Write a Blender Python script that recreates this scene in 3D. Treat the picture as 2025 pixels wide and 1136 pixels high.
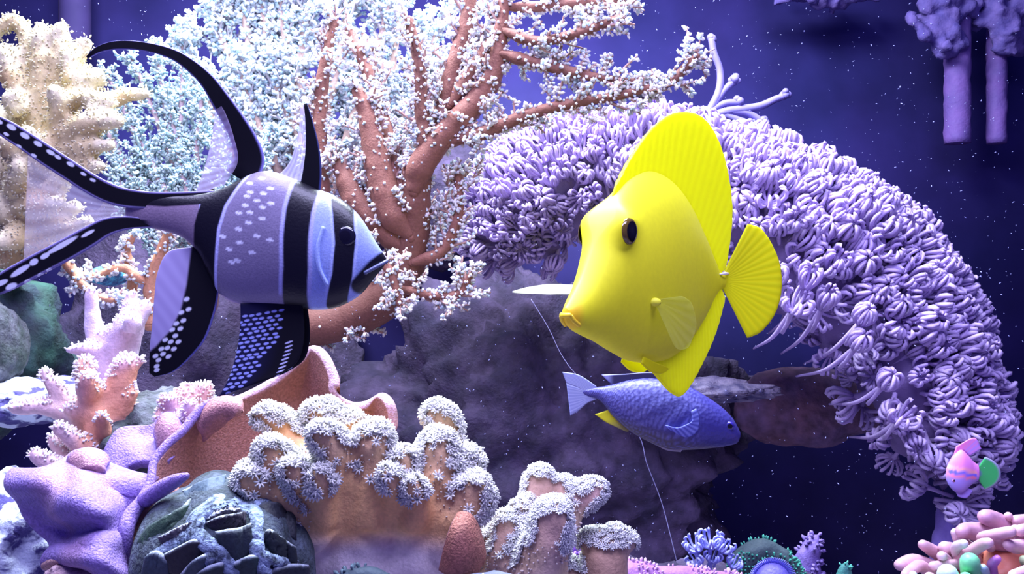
import bpy, math, random
import numpy as np
from mathutils import Vector, noise

random.seed(7)
rng = np.random.default_rng(7)
for o in list(bpy.data.objects):
    bpy.data.objects.remove(o, do_unlink=True)
scene = bpy.context.scene
COL = scene.collection

# ---------------------------------------------------------------- camera, world, lights
F = 1900.0            # focal length in photo pixels (2025 wide)
CAMZ = 0.27           # metres above the tank floor
cam_d = bpy.data.cameras.new('camera')
cam_d.sensor_width = 36.0
cam_d.lens = 36.0 * F / 2025.0
cam_d.clip_start = 0.01
cam = bpy.data.objects.new('camera', cam_d)
cam.location = (0, 0, CAMZ)
cam.rotation_euler = (math.pi / 2, 0, 0)
COL.objects.link(cam)
scene.camera = cam

world = bpy.data.worlds.new('room')
scene.world = world
world.use_nodes = True
bgn = world.node_tree.nodes['Background']
bgn.inputs[0].default_value = (0.17, 0.145, 0.85, 1)
bgn.inputs[1].default_value = 0.42

def area(name, loc, size, energy, color, target):
    l = bpy.data.lights.new(name, 'AREA')
    l.shape = 'RECTANGLE'; l.size, l.size_y = size
    l.energy = energy; l.color = color
    o = bpy.data.objects.new(name, l); COL.objects.link(o)
    o.location = loc
    o.rotation_euler = (Vector(target) - Vector(loc)).to_track_quat('-Z', 'Y').to_euler()
    return o
# the aquarium's own LED hood: two bars hung over the open top, both shining straight down
area('aquarium_led_rear_offscreen', (-0.10, 0.48, CAMZ + 0.36), (0.46, 0.18), 14.5, (0.78, 0.88, 1.0), (-0.10, 0.48, 0))
area('aquarium_led_front_offscreen', (0.0, 0.17, CAMZ + 0.36), (0.60, 0.16), 6.5, (0.60, 0.58, 1.0), (0.0, 0.17, 0))

vs = scene.view_settings
vs.view_transform = 'Standard'; vs.look = 'None'; vs.gamma = 1.0
vs.use_curve_mapping = False
vs.exposure = 0.0

# ---------------------------------------------------------------- helpers
def P(x, y, d):
    """photo pixel + distance along the view axis -> metres"""
    return np.array([(x - 1012.5) * d / F, d, CAMZ + (568.0 - y) * d / F])

def srgb(r, g, b):
    f = lambda c: ((c / 255.0 + 0.055) / 1.055) ** 2.4 if c > 10 else c / 255.0 / 12.92
    return (f(r), f(g), f(b))

class MB:
    """collects triangles / quads, one mesh object per build()"""
    def __init__(s):
        s.V, s.Fc, s.C, s.n = [], [], [], 0
    def add(s, V, faces, col=None):
        V = np.asarray(V, float).reshape(-1, 3)
        for f in faces:
            f = np.asarray(f, int)
            if len(f): s.Fc.append(f + s.n)
        s.V.append(V)
        if col is None: col = (1, 1, 1)
        col = np.asarray(col, float)
        if col.ndim == 1: col = np.tile(col, (len(V), 1))
        s.C.append(col)
        s.n += len(V)
    def tube(s, pts, rad, sides=10, col=None, cap=True):
        pts = np.asarray(pts, float); rad = np.asarray(rad, float)
        if cap:
            t = pts[-1] - pts[-2]; t /= np.linalg.norm(t) + 1e-12
            e, r = pts[-1], rad[-1]
            ang = np.radians([35, 65, 86])
            pts = np.vstack([pts, e + np.outer(np.sin(ang) * r, t)])
            rad = np.concatenate([rad, r * np.cos(ang)])
            if col is not None:
                col = np.asarray(col, float)
                if col.ndim == 2: col = np.vstack([col, np.repeat(col[-1:], 3, 0)])
        n = len(pts)
        T = np.gradient(pts, axis=0); T /= np.linalg.norm(T, axis=1)[:, None] + 1e-12
        ref = np.array([0, 1.0, 0]) if abs(T[0][1]) < 0.9 else np.array([1.0, 0, 0])
        a = np.cross(T[0], ref); a /= np.linalg.norm(a)
        N = [a]
        for i in range(1, n):
            b = N[-1] - T[i] * np.dot(N[-1], T[i]); N.append(b / (np.linalg.norm(b) + 1e-12))
        N = np.array(N); B = np.cross(T, N)
        th = np.linspace(0, 2 * np.pi, sides, endpoint=False)
        V = pts[:, None, :] + rad[:, None, None] * (np.cos(th)[None, :, None] * N[:, None, :] + np.sin(th)[None, :, None] * B[:, None, :])
        V = V.reshape(-1, 3)
        i, j = np.meshgrid(np.arange(n - 1), np.arange(sides), indexing='ij')
        i, j = i.ravel(), j.ravel(); k = (j + 1) % sides
        q = np.stack([i * sides + j, i * sides + k, (i + 1) * sides + k, (i + 1) * sides + j], 1)
        V = np.vstack([V, pts[0], pts[-1]])
        m = n * sides
        jj = np.arange(sides); kk = (jj + 1) % sides
        t1 = np.stack([np.full(sides, m), kk, jj], 1)
        t2 = np.stack([np.full(sides, m + 1), (n - 1) * sides + jj, (n - 1) * sides + kk], 1)
        c = None
        if col is not None:
            if np.asarray(col).ndim == 2:
                c = np.vstack([np.repeat(col, sides, 0), col[:1], col[-1:]])
            else: c = col
        s.add(V, [q, np.vstack([t1, t2])], c)
    def ball(s, c, r, seg=14, rings=9, col=None):
        r = np.broadcast_to(np.asarray(r, float), (3,))
        ph = np.linspace(0, np.pi, rings + 1)[1:-1]
        th = np.linspace(0, 2 * np.pi, seg, endpoint=False)
        V = np.array([[math.sin(p) * math.cos(t), math.sin(p) * math.sin(t), math.cos(p)] for p in ph for t in th])
        V = np.vstack([V, [0, 0, 1], [0, 0, -1]]) * r + np.asarray(c)
        n = rings - 1
        q = [[i * seg + j, (i + 1) * seg + j, (i + 1) * seg + (j + 1) % seg, i * seg + (j + 1) % seg] for i in range(n - 1) for j in range(seg)]
        m = n * seg
        t = [[m, j, (j + 1) % seg] for j in range(seg)] + [[m + 1, (n - 1) * seg + (j + 1) % seg, (n - 1) * seg + j] for j in range(seg)]
        s.add(V, [q, t], col)
    def arrays(s):
        return np.vstack(s.V), s.Fc, np.vstack(s.C)
    def build(s, name, mat, parent=None, smooth=True, kind=None):
        V, Fc, C = s.arrays()
        return mesh_obj(name, V, Fc, mat, parent, C, smooth, kind)

def raw_mesh(name, V, Fc, C=None, smooth=True):
    me = bpy.data.meshes.new(name)
    sizes = np.concatenate([np.full(len(f), f.shape[1]) for f in Fc])
    loops = np.concatenate([f.ravel() for f in Fc]).astype(np.int32)
    me.vertices.add(len(V)); me.vertices.foreach_set('co', np.asarray(V, np.float32).ravel())
    me.loops.add(len(loops)); me.loops.foreach_set('vertex_index', loops)
    me.polygons.add(len(sizes))
    st = np.concatenate([[0], np.cumsum(sizes)[:-1]]).astype(np.int32)
    me.polygons.foreach_set('loop_start', st)
    if smooth: me.polygons.foreach_set('use_smooth', np.ones(len(sizes), bool))
    me.update(calc_edges=True); me.validate()
    if C is not None:
        a = me.color_attributes.new('Col', 'FLOAT_COLOR', 'POINT')
        a.data.foreach_set('color', np.hstack([C, np.ones((len(C), 1))]).astype(np.float32).ravel())
    return me

def mesh_obj(name, V, Fc, mat, parent=None, C=None, smooth=True, kind=None):
    Fc = [np.asarray(f, int) for f in Fc]
    V = np.asarray(V, float)
    if parent is None:
        base = np.array([V[:, 0].mean(), V[:, 1].mean(), V[:, 2].min()])
    else:
        base = world_loc(parent)
    me = raw_mesh(name, V - base, Fc, C, smooth)
    me.materials.append(mat)
    o = bpy.data.objects.new(name, me); COL.objects.link(o)
    if parent is None: o.location = base
    else: o.parent = parent
    if kind: o['kind'] = kind
    return o

def world_loc(o):
    v = np.array(o.location)
    while o.parent is not None:
        o = o.parent; v = v + np.array(o.location)
    return v

def tag(o, label, cat, group=None, kind=None):
    o['label'] = label; o['category'] = cat
    if group: o['group'] = group
    if kind: o['kind'] = kind
    return o

def thing(name, label, cat, loc, group=None):
    o = bpy.data.objects.new(name, None); COL.objects.link(o)
    o.empty_display_size = 0.01
    o.location = tuple(loc)
    return tag(o, label, cat, group)

def crom(p, n):
    """Catmull-Rom resampling of an (k, m) array to n rows"""
    p = np.asarray(p, float); k = len(p)
    if k == 2:
        t = np.linspace(0, 1, n)[:, None]; return p[0] * (1 - t) + p[1] * t
    q = np.vstack([2 * p[0] - p[1], p, 2 * p[-1] - p[-2]])
    u = np.linspace(0, k - 1, n); i = np.minimum(u.astype(int), k - 2); t = (u - i)[:, None]
    a, b, c, d = q[i], q[i + 1], q[i + 2], q[i + 3]
    return 0.5 * (2 * b + (c - a) * t + (2 * a - 5 * b + 4 * c - d) * t ** 2 + (3 * b - a - 3 * c + d) * t ** 3)

def pxpath(pts, d=None, n=None):
    """[(x, y, r)] or [(x, y, r, d)] in photo pixels -> points, radii in metres"""
    a = np.array([list(p) + ([d] if len(p) == 3 else []) for p in pts], float)
    if n is None: n = max(8, 5 * len(a))
    a = crom(a, n)
    pts = np.array([P(r[0], r[1], r[3]) for r in a])
    return pts, np.maximum(a[:, 2], 0.4) * a[:, 3] / F

def dpoly(pts, poly):
    """distance to a polyline and the position (0..1) along it, all 2-D"""
    poly = np.asarray(poly, float); pts = np.asarray(pts, float)
    best = np.full(len(pts), 1e9); bt = np.zeros(len(pts))
    L = np.concatenate([[0], np.cumsum(np.linalg.norm(np.diff(poly, axis=0), axis=1))]); tot = L[-1]
    for i in range(len(poly) - 1):
        a, b = poly[i], poly[i + 1]; ab = b - a
        t = np.clip(((pts - a) @ ab) / (ab @ ab + 1e-12), 0, 1)
        dd = np.linalg.norm(pts - (a + t[:, None] * ab), axis=1)
        m = dd < best
        best[m] = dd[m]; bt[m] = (L[i] + t[m] * (L[i + 1] - L[i])) / tot
    return best, bt

def inside(pts, poly):
    poly = np.asarray(poly, float); x, y = pts[:, 0], pts[:, 1]
    r = np.zeros(len(pts), bool); j = len(poly) - 1
    for i in range(len(poly)):
        xi, yi = poly[i]; xj, yj = poly[j]
        c = ((yi > y) != (yj > y)) & (x < (xj - xi) * (y - yi) / (yj - yi + 1e-12) + xi)
        r ^= c; j = i
    return r

def sstep(a, b, x):
    t = np.clip((x - a) / (b - a), 0, 1); return t * t * (3 - 2 * t)

def mixc(c, c2, m):
    m = np.asarray(m)[:, None]; return c * (1 - m) + np.asarray(c2) * m

def nz(V, scale, off=0.0):
    return np.array([noise.noise(Vector((v[0] * scale + off, v[1] * scale - off, v[2] * scale + 2 * off))) for v in V])

def fbm(V, scale, octv=4, off=0.0):
    return np.array([noise.fractal(Vector((v[0] * scale + off, v[1] * scale, v[2] * scale - off)), 0.9, 2.1, octv) for v in V])

def fuse(mb, voxel, smooth=6, disp=()):
    """melts overlapping tubes and balls into one continuous skin; returns V, faces, normals"""
    V, Fc, C = mb.arrays()
    me = raw_mesh('tmp', V, Fc)
    o = bpy.data.objects.new('tmp', me); COL.objects.link(o)
    m = o.modifiers.new('r', 'REMESH'); m.mode = 'VOXEL'; m.voxel_size = voxel
    if smooth:
        s = o.modifiers.new('s', 'SMOOTH'); s.factor = 0.5; s.iterations = smooth
    dg = bpy.context.evaluated_depsgraph_get(); dg.update()
    e = bpy.data.meshes.new_from_object(o.evaluated_get(dg))
    nv = len(e.vertices)
    V = np.empty(nv * 3, np.float32); e.vertices.foreach_get('co', V); V = V.reshape(-1, 3).astype(float)
    N = np.empty(nv * 3, np.float32); e.vertices.foreach_get('normal', N); N = N.reshape(-1, 3).astype(float)
    li = np.empty(len(e.loops), np.int32); e.loops.foreach_get('vertex_index', li)
    ls = np.empty(len(e.polygons), np.int32); e.polygons.foreach_get('loop_start', ls)
    lt = np.empty(len(e.polygons), np.int32); e.polygons.foreach_get('loop_total', lt)
    Fc = []
    for k in (3, 4):
        s = ls[lt == k]
        if len(s): Fc.append(li[s[:, None] + np.arange(k)])
    bpy.data.objects.remove(o, do_unlink=True); bpy.data.meshes.remove(me); bpy.data.meshes.remove(e)
    for (amp, sc, octv) in disp:
        h = fbm(V, sc, octv, 3.3) if octv > 1 else nz(V, sc, 3.3)
        V = V + N * (amp * h)[:, None]
    return V, Fc, N

def basis(N):
    N = N / (np.linalg.norm(N, axis=1)[:, None] + 1e-12)
    a = np.where(np.abs(N[:, 2:3]) < 0.9, np.array([[0, 0, 1.0]]), np.array([[1.0, 0, 0]]))
    X = np.cross(a, N); X /= np.linalg.norm(X, axis=1)[:, None] + 1e-12
    return X, np.cross(N, X), N

def scatter(mb, tmpl, Pp, N, scale, col=None, spin=True):
    tV, tF = tmpl
    k = len(Pp)
    if k == 0: return
    X, Y, Z = basis(N)
    if spin:
        a = rng.uniform(0, 2 * np.pi, k)[:, None]
        X, Y = X * np.cos(a) + Y * np.sin(a), Y * np.cos(a) - X * np.sin(a)
    sc = np.broadcast_to(np.asarray(scale, float), (k,))[:, None, None]
    V = Pp[:, None, :] + sc * (tV[None, :, 0:1] * X[:, None] + tV[None, :, 1:2] * Y[:, None] + tV[None, :, 2:3] * Z[:, None])
    n = len(tV); off = (np.arange(k) * n)[:, None, None]
    faces = [(np.asarray(f)[None] + off).reshape(-1, np.asarray(f).shape[1]) for f in tF]
    c = None
    if col is not None:
        col = np.asarray(col, float)
        c = np.repeat(col, n, 0) if col.ndim == 2 else col
    mb.add(V.reshape(-1, 3), faces, c)

def pick(V, N, mask, spacing):
    """thin out vertices to roughly one per spacing (metres)"""
    idx = np.nonzero(mask)[0]; rng.shuffle(idx)
    key = np.floor((V[idx] + rng.uniform(0, spacing)) / spacing).astype(int)
    _, u = np.unique(key, axis=0, return_index=True)
    return idx[u]

# small repeated shapes, unit size, growing along +Z
def t_knob(sides=4):
    th = np.linspace(0, 2 * np.pi, sides, endpoint=False)
    r = [(0.32, -0.2), (0.52, 0.85)]
    V = [[q * math.cos(t), q * math.sin(t), z] for q, z in r for t in th] + [[0, 0, 1.42]]
    q = [[i * sides + j, i * sides + (j + 1) % sides, (i + 1) * sides + (j + 1) % sides, (i + 1) * sides + j] for i in range(1) for j in range(sides)]
    t = [[sides + j, sides + (j + 1) % sides, 2 * sides] for j in range(sides)]
    return np.array(V), [np.array(q), np.array(t)]

def t_star(n=8, spread=0.95, wid=0.20):
    """a soft-coral polyp: n blunt tentacles opening from a short stalk"""
    m = MB()
    for k in range(n):
        a = 2 * math.pi * k / n
        d = np.array([math.cos(a), math.sin(a), 0]); z = np.array([0, 0, 1.0])
        c = [d * 0.08 - z * 0.2, d * 0.35 * spread + z * 0.55, d * spread + z * 0.85]
        m.tube(np.array(c), np.array([wid * 0.8, wid, wid * 0.62]), 3, cap=False)
    V, Fc, _ = m.arrays()
    return V, Fc

KNOB, STAR = t_knob(), t_star()

# ---------------------------------------------------------------- materials (all procedural)
def mat(name, color=None, color2=None, nscale=60.0, rough=0.6, bump=0.0, bscale=300.0, trans=0.0,
        spec=0.35, jitter=0.0, attr=False, contrast=(0.35, 0.65), metal=0.0, bump_kind='noise', alpha=None, sheen=0.0):
    m = bpy.data.materials.new(name); m.use_nodes = True
    nt = m.node_tree; N, L = nt.nodes, nt.links
    b = N['Principled BSDF']; out = N['Material Output']
    b.inputs['Roughness'].default_value = rough
    b.inputs['Specular IOR Level'].default_value = spec
    b.inputs['Metallic'].default_value = metal
    if sheen: b.inputs['Sheen Weight'].default_value = sheen
    tc = N.new('ShaderNodeTexCoord')
    if attr:
        a = N.new('ShaderNodeAttribute'); a.attribute_name = 'Col'; src = a.outputs['Color']
    else:
        rgb = N.new('ShaderNodeRGB'); rgb.outputs[0].default_value = (*color, 1); src = rgb.outputs[0]
    if color2 is not None:
        nn = N.new('ShaderNodeTexNoise'); nn.inputs['Scale'].default_value = nscale; nn.inputs['Detail'].default_value = 5
        L.new(tc.outputs['Object'], nn.inputs['Vector'])
        mr = N.new('ShaderNodeMapRange'); mr.inputs[1].default_value, mr.inputs[2].default_value = contrast
        L.new(nn.outputs['Fac'], mr.inputs[0])
        mx = N.new('ShaderNodeMix'); mx.data_type = 'RGBA'
        L.new(mr.outputs[0], mx.inputs['Factor']); L.new(src, mx.inputs['A'])
        mx.inputs['B'].default_value = (*color2, 1)
        src = mx.outputs['Result']
    if jitter:
        n2 = N.new('ShaderNodeTexNoise'); n2.inputs['Scale'].default_value = nscale * 3; n2.inputs['Detail'].default_value = 4
        L.new(tc.outputs['Object'], n2.inputs['Vector'])
        m2 = N.new('ShaderNodeMapRange'); m2.inputs[1].default_value, m2.inputs[2].default_value = 0.3, 0.7
        m2.inputs[3].default_value, m2.inputs[4].default_value = 1 - jitter, 1 + jitter
        L.new(n2.outputs['Fac'], m2.inputs[0])
        vm = N.new('ShaderNodeVectorMath'); vm.operation = 'SCALE'
        L.new(src, vm.inputs[0]); L.new(m2.outputs[0], vm.inputs['Scale']); src = vm.outputs[0]
    L.new(src, b.inputs['Base Color'])
    if bump:
        if bump_kind == 'noise':
            bn = N.new('ShaderNodeTexNoise'); bn.inputs['Scale'].default_value = bscale; bn.inputs['Detail'].default_value = 4; h = bn.outputs['Fac']
        else:
            bn = N.new('ShaderNodeTexVoronoi'); bn.inputs['Scale'].default_value = bscale; h = bn.outputs['Distance']
        L.new(tc.outputs['Object'], bn.inputs['Vector'])
        bp = N.new('ShaderNodeBump'); bp.inputs['Strength'].default_value = bump; bp.inputs['Distance'].default_value = 0.001
        L.new(h, bp.inputs['Height']); L.new(bp.outputs[0], b.inputs['Normal'])
    sh = b.outputs[0]
    if trans:
        t = N.new('ShaderNodeBsdfTranslucent'); L.new(src, t.inputs['Color'])
        ms = N.new('ShaderNodeMixShader'); ms.inputs[0].default_value = trans
        L.new(sh, ms.inputs[1]); L.new(t.outputs[0], ms.inputs[2]); sh = ms.outputs[0]
    if alpha is not None:
        tr = N.new('ShaderNodeBsdfTransparent'); ms = N.new('ShaderNodeMixShader'); ms.inputs[0].default_value = alpha
        L.new(tr.outputs[0], ms.inputs[1]); L.new(sh, ms.inputs[2]); sh = ms.outputs[0]
    L.new(sh, out.inputs['Surface'])
    return m

def patch(mb, ctrl, nu, nv, thick, col=None, rim=0.12, colf=None, wave=None):
    """a soft sheet through a grid of (x, y, d) photo control points, with a rounded rim; rows run along u"""
    c = np.array(ctrl, float)
    W = np.array([[P(*q) for q in row] for row in c])
    R = np.array([crom(W[i], nv) for i in range(W.shape[0])])
    G = np.array([crom(R[:, j], nu) for j in range(nv)]).transpose(1, 0, 2)
    return sheet(mb, G, thick, col, rim, colf, wave)

def sheet(mb, G, thick, col=None, rim=0.12, colf=None, wave=None):
    nu, nv = G.shape[:2]
    du = np.gradient(G, axis=0); dv = np.gradient(G, axis=1)
    N = np.cross(du, dv); N /= np.linalg.norm(N, axis=2)[:, :, None] + 1e-12
    if wave is not None:
        G = G + N * wave(np.linspace(0, 1, nu)[:, None], np.linspace(0, 1, nv)[None, :])[:, :, None]
    u = np.linspace(0, 1, nu)[:, None]; v = np.linspace(0, 1, nv)[None, :]
    e = np.minimum(np.minimum(u, 1 - u), np.minimum(v, 1 - v))
    e = np.clip(e / rim, 0, 1); t = thick * 0.5 * (0.12 + 0.88 * np.sqrt(1 - (1 - e) ** 2))
    A = G + N * t[:, :, None]; B = G - N * t[:, :, None]
    V = np.vstack([A.reshape(-1, 3), B.reshape(-1, 3)]); m = nu * nv
    i, j = np.meshgrid(np.arange(nu - 1), np.arange(nv - 1), indexing='ij'); i, j = i.ravel(), j.ravel()
    q = np.stack([i * nv + j, (i + 1) * nv + j, (i + 1) * nv + j + 1, i * nv + j + 1], 1)
    q2 = q[:, ::-1] + m
    ring = np.concatenate([np.arange(nv), np.arange(1, nu) * nv + nv - 1, (nu - 1) * nv + np.arange(nv - 2, -1, -1), np.arange(nu - 2, 0, -1) * nv])
    r2 = np.roll(ring, -1)
    q3 = np.stack([ring, r2, r2 + m, ring + m], 1)
    if colf is not None:
        col = colf(np.broadcast_to(u, (nu, nv)).ravel(), np.broadcast_to(v, (nu, nv)).ravel(), G.reshape(-1, 3)); col = np.vstack([col, col])
    mb.add(V, [q, q2, q3], col)
    return G

def ruled(A, B, nu, nv):
    """px edges A(t), B(t) -> grid of 2-D px points"""
    a = crom(np.array(A, float), nu); b = crom(np.array(B, float), nu)
    t = np.linspace(0, 1, nv)[None, :, None]
    return a[:, None] * (1 - t) + b[:, None] * t

def rock(name, c, r, mat_, seed, label=None, cat='rock', amp=0.25, detail=22.0, parent=None, sub=5, kind=None, group=None, squash=None):
    bpy_me = bpy.data.meshes.new('tmp')
    import bmesh
    bm = bmesh.new(); bmesh.ops.create_icosphere(bm, subdivisions=sub, radius=1.0)
    V = np.array([v.co[:] for v in bm.verts]); T = np.array([[v.index for v in f.verts] for f in bm.faces]); bm.free()
    bpy.data.meshes.remove(bpy_me)
    r = np.asarray(r, float)
    W = V * r
    h = fbm(W + seed * 0.37, detail, 5, seed) * amp + fbm(W + seed * 0.11, detail * 4, 4, seed + 4) * amp * 0.25
    W = W * (1 + h)[:, None] + np.asarray(c)
    o = mesh_obj(name, W, [T], mat_, parent)
    if label: tag(o, label, cat, group, kind)
    return o
# ---------------------------------------------------------------- the tank and its rockwork
XL, XR, YF, YB, ZT = -0.56, 0.56, 0.06, 0.82, 0.585
M_back = mat('navy_back_glass', (0.026, 0.024, 0.130), (0.038, 0.028, 0.160), nscale=7.0, rough=0.55, spec=0.2, jitter=0.22)
M_side = mat('dark_side_glass', (0.016, 0.015, 0.075), (0.03, 0.022, 0.11), nscale=9.0, rough=0.6, spec=0.15)
M_sand = mat('sand', (0.20, 0.17, 0.26), (0.34, 0.30, 0.40), nscale=90, rough=0.9, bump=0.6, bscale=900)

def slab(name, a, b, m, label, cat):
    a, b = np.array(a, float), np.array(b, float)
    V = np.array([[x, y, z] for x in (a[0], b[0]) for y in (a[1], b[1]) for z in (a[2], b[2])])
    q = [[0, 1, 3, 2], [4, 6, 7, 5], [0, 4, 5, 1], [2, 3, 7, 6], [0, 2, 6, 4], [1, 5, 7, 3]]
    o = mesh_obj(name, V, [np.array(q)], m, smooth=False)
    return tag(o, label, cat, kind='structure')
slab('wall_back', (XL, YB, -0.02), (XR, YB + 0.012, ZT), M_back, 'dark navy back pane of the aquarium', 'tank wall')
slab('wall_left', (XL - 0.012, YF, -0.02), (XL, YB + 0.012, ZT), M_side, 'dark side pane of the aquarium beside the leather corals', 'tank wall')
slab('wall_right', (XR, YF, -0.02), (XR + 0.012, YB + 0.012, ZT), M_side, 'dark side pane of the aquarium beside the pulsing coral', 'tank wall')

# sandy bottom with low dunes
gx, gy = np.meshgrid(np.linspace(XL, XR, 90), np.linspace(YF, YB, 60), indexing='ij')
gz = np.array([0.010 * noise.noise(Vector((x * 9, y * 9, 1.0))) for x, y in zip(gx.ravel(), gy.ravel())]).reshape(gx.shape)
mb = MB(); sheet(mb, np.stack([gx, gy, gz], 2), 0.012, rim=0.02)
tag(mb.build('floor', M_sand), 'pale sand bottom of the aquarium', 'floor', kind='structure')

M_rock = mat('reef_rock', (0.035, 0.027, 0.065), (0.080, 0.055, 0.120), nscale=38, rough=0.9, bump=1.0, bscale=420, jitter=0.35)
M_rock_g = mat('algae_rock', (0.018, 0.022, 0.048), (0.018, 0.058, 0.045), nscale=42, rough=0.9, bump=1.0, bscale=500, jitter=0.4)
M_rock_w = mat('chalky_rock', (0.60, 0.66, 0.78), (0.07, 0.06, 0.20), nscale=130, rough=0.9, bump=1.0, bscale=500, contrast=(0.48, 0.57))
M_rock_o = mat('olive_rock', (0.035, 0.050, 0.045), (0.11, 0.11, 0.14), nscale=95, rough=0.9, bump=1.0, bscale=700, jitter=0.4)
M_slab = mat('brown_slab', (0.14, 0.070, 0.11), (0.10, 0.062, 0.13), nscale=45, rough=0.85, bump=1.0, bscale=260, jitter=0.4)
M_crust = mat('pale_crust', (0.34, 0.30, 0.40), (0.07, 0.065, 0.16), nscale=95, rough=0.9, bump=1.0, bscale=600)

def prock(name, x, y, d, rpx, ry, m, seed, label, **k):
    """rock centred on a photo pixel at distance d, radii in px (x, z) and metres (depth)"""
    s = d / F
    return rock(name, P(x, y, d), (rpx[0] * s, ry, rpx[1] * s), m, seed, label, **k)

# the dark cave rock behind the fish, and the pillars that carry the corals
prock('reef_rock', 1075, 900, 0.710, (400, 330), 0.065, M_rock, 1, 'large dark purple boulder forming the cave behind the blue fish', detail=16, sub=6, amp=0.30)
prock('reef_rock', 350, 760, 0.735, (230, 400), 0.050, M_rock, 2, 'tall dark boulder behind the leather corals under the bushy tree corals', detail=17)
prock('reef_rock', -40, 690, 0.470, (165, 160), 0.050, M_rock_g, 3, 'dark green algae covered boulder below the cream finger coral', detail=30)
prock('reef_rock', -30, 690, 0.405, (62, 85), 0.025, M_rock_o, 31, 'small olive mossy stone against the green algae boulder', detail=45)
prock('reef_rock', 50, 792, 0.410, (135, 45), 0.030, M_rock_w, 4, 'low chalky stone under the pink finger leather coral', detail=50)
prock('reef_rock', 20, 1115, 0.352, (225, 165), 0.030, M_rock_w, 5, 'pitted chalky white rock under the folded purple leather coral', detail=60, amp=0.28)
prock('reef_rock', 640, 1400, 0.335, (440, 165), 0.045, M_rock, 6, 'low dark rock carrying the cream finger leather coral', detail=40)
prock('reef_rock', 330, 860, 0.380, (140, 90), 0.035, M_rock_o, 61, 'crusty olive stone behind the pink finger coral', detail=45)
prock('reef_rock', 845, 385, 0.745, (165, 130), 0.026, M_rock, 24, 'dark rock wedge between the tree coral trunk and the coral arch', detail=26, amp=.22)
prock('reef_rock', 632, 830, 0.797, (105, 250), 0.012, M_rock, 25, 'dark rock against the back pane between the two cave boulders', detail=24, amp=.2)
# ledge along the bottom
prock('reef_rock', 1330, 1255, 0.430, (330, 140), 0.045, M_rock, 7, 'dark rock ledge carrying the small blue and green corals', detail=36)
prock('reef_rock', 1985, 1320, 0.400, (190, 150), 0.045, M_rock, 8, 'dark rock under the pink fingered coral', detail=36)
# ---------------------------------------------------------------- fish
class Frame:
    """px-sized local frame of a fish: u along the photo's x, v down like the photo's y, w towards the viewer"""
    def __init__(s, cx, cy, d, yaw=0.0, roll=0.0):
        s.c, s.o, s.k = (cx, cy), P(cx, cy, d), d / F
        s.cs, s.sn = math.cos(yaw), math.sin(yaw)
    def __call__(s, x, y, w):
        u = np.asarray(x, float) - s.c[0]; v = s.c[1] - np.asarray(y, float); w = np.asarray(w, float) + 0 * u
        X = u * s.cs + w * s.sn; Y = u * s.sn - w * s.cs
        return s.o + s.k * np.stack([X, Y, v], -1)

def fish_body(mb, fr, st, ns, nr, colf, power=0.9, bumps=()):
    """st: rows (x, top, bottom, half width)"""
    a = crom(np.array(st, float), ns)
    x, top, bot, hw = a.T
    hw = np.maximum(hw, 0.5)
    th = np.linspace(0, 2 * np.pi, nr, endpoint=False)
    c, s_ = np.cos(th), np.sin(th)
    yy = ((top + bot) / 2)[:, None] - ((bot - top) / 2)[:, None] * c[None]
    ww = hw[:, None] * np.sign(s_)[None] * np.abs(s_)[None] ** power
    xx = np.repeat(x[:, None], nr, 1)
    for (bx, by, br, ba) in bumps:
        ww = ww + np.sign(s_)[None] * ba * np.exp(-((xx - bx) ** 2 + (yy - by) ** 2) / (2 * br * br))
    V = fr(xx.ravel(), yy.ravel(), ww.ravel())
    col = colf(xx.ravel(), yy.ravel(), ww.ravel())
    i, j = np.meshgrid(np.arange(ns - 1), np.arange(nr), indexing='ij'); i, j = i.ravel(), j.ravel(); k = (j + 1) % nr
    q = np.stack([i * nr + j, i * nr + k, (i + 1) * nr + k, (i + 1) * nr + j], 1)
    e0, e1 = V[:nr].mean(0), V[-nr:].mean(0); m = ns * nr
    jj = np.arange(nr); kk = (jj + 1) % nr
    t = np.vstack([np.stack([np.full(nr, m), kk, jj], 1), np.stack([np.full(nr, m + 1), (ns - 1) * nr + jj, (ns - 1) * nr + kk], 1)])
    mb.add(np.vstack([V, e0, e1]), [q, t], np.vstack([col, col[:1], col[-1:]]))

def fin(mb, fr, g2, thick, colf, wf=None, w0=0.0, rim=0.06):
    """g2: grid of px points (nu, nv, 2)"""
    nu, nv = g2.shape[:2]
    u = np.linspace(0, 1, nu)[:, None] + np.zeros((1, nv)); v = np.linspace(0, 1, nv)[None] + np.zeros((nu, 1))
    w = (wf(u, v, g2) if wf else 0 * u) + w0
    G = fr(g2[..., 0], g2[..., 1], w)
    flat = g2.reshape(-1, 2)
    sheet(mb, G, thick * fr.k, rim=rim, colf=lambda a, b, c: colf(flat[:, 0], flat[:, 1], u.ravel(), v.ravel()))

def strip(path, nu, nv):
    """px centreline with half width (x, y, hw) -> grid"""
    a = crom(np.array(path, float), nu)
    t = np.gradient(a[:, :2], axis=0); t /= np.linalg.norm(t, axis=1)[:, None]
    n = np.stack([t[:, 1], -t[:, 0]], 1)
    s = np.linspace(-1, 1, nv)
    return a[:, None, :2] + n[:, None] * (a[:, 2][:, None] * s[None])[..., None]

def spots(col, x, y, pts, rx, ry, c, ang=0.0):
    ca, sa = math.cos(ang), math.sin(ang)
    for (px, py) in pts:
        near = (np.abs(x - px) < rx * 1.6 + ry) & (np.abs(y - py) < rx * 1.6 + ry)
        if not near.any(): continue
        dx, dy = x[near] - px, y[near] - py
        r = ((dx * ca + dy * sa) / rx) ** 2 + ((-dx * sa + dy * ca) / ry) ** 2
        col[near] = mixc(col[near], c, sstep(1.35, 0.7, r))
    return col

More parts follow.
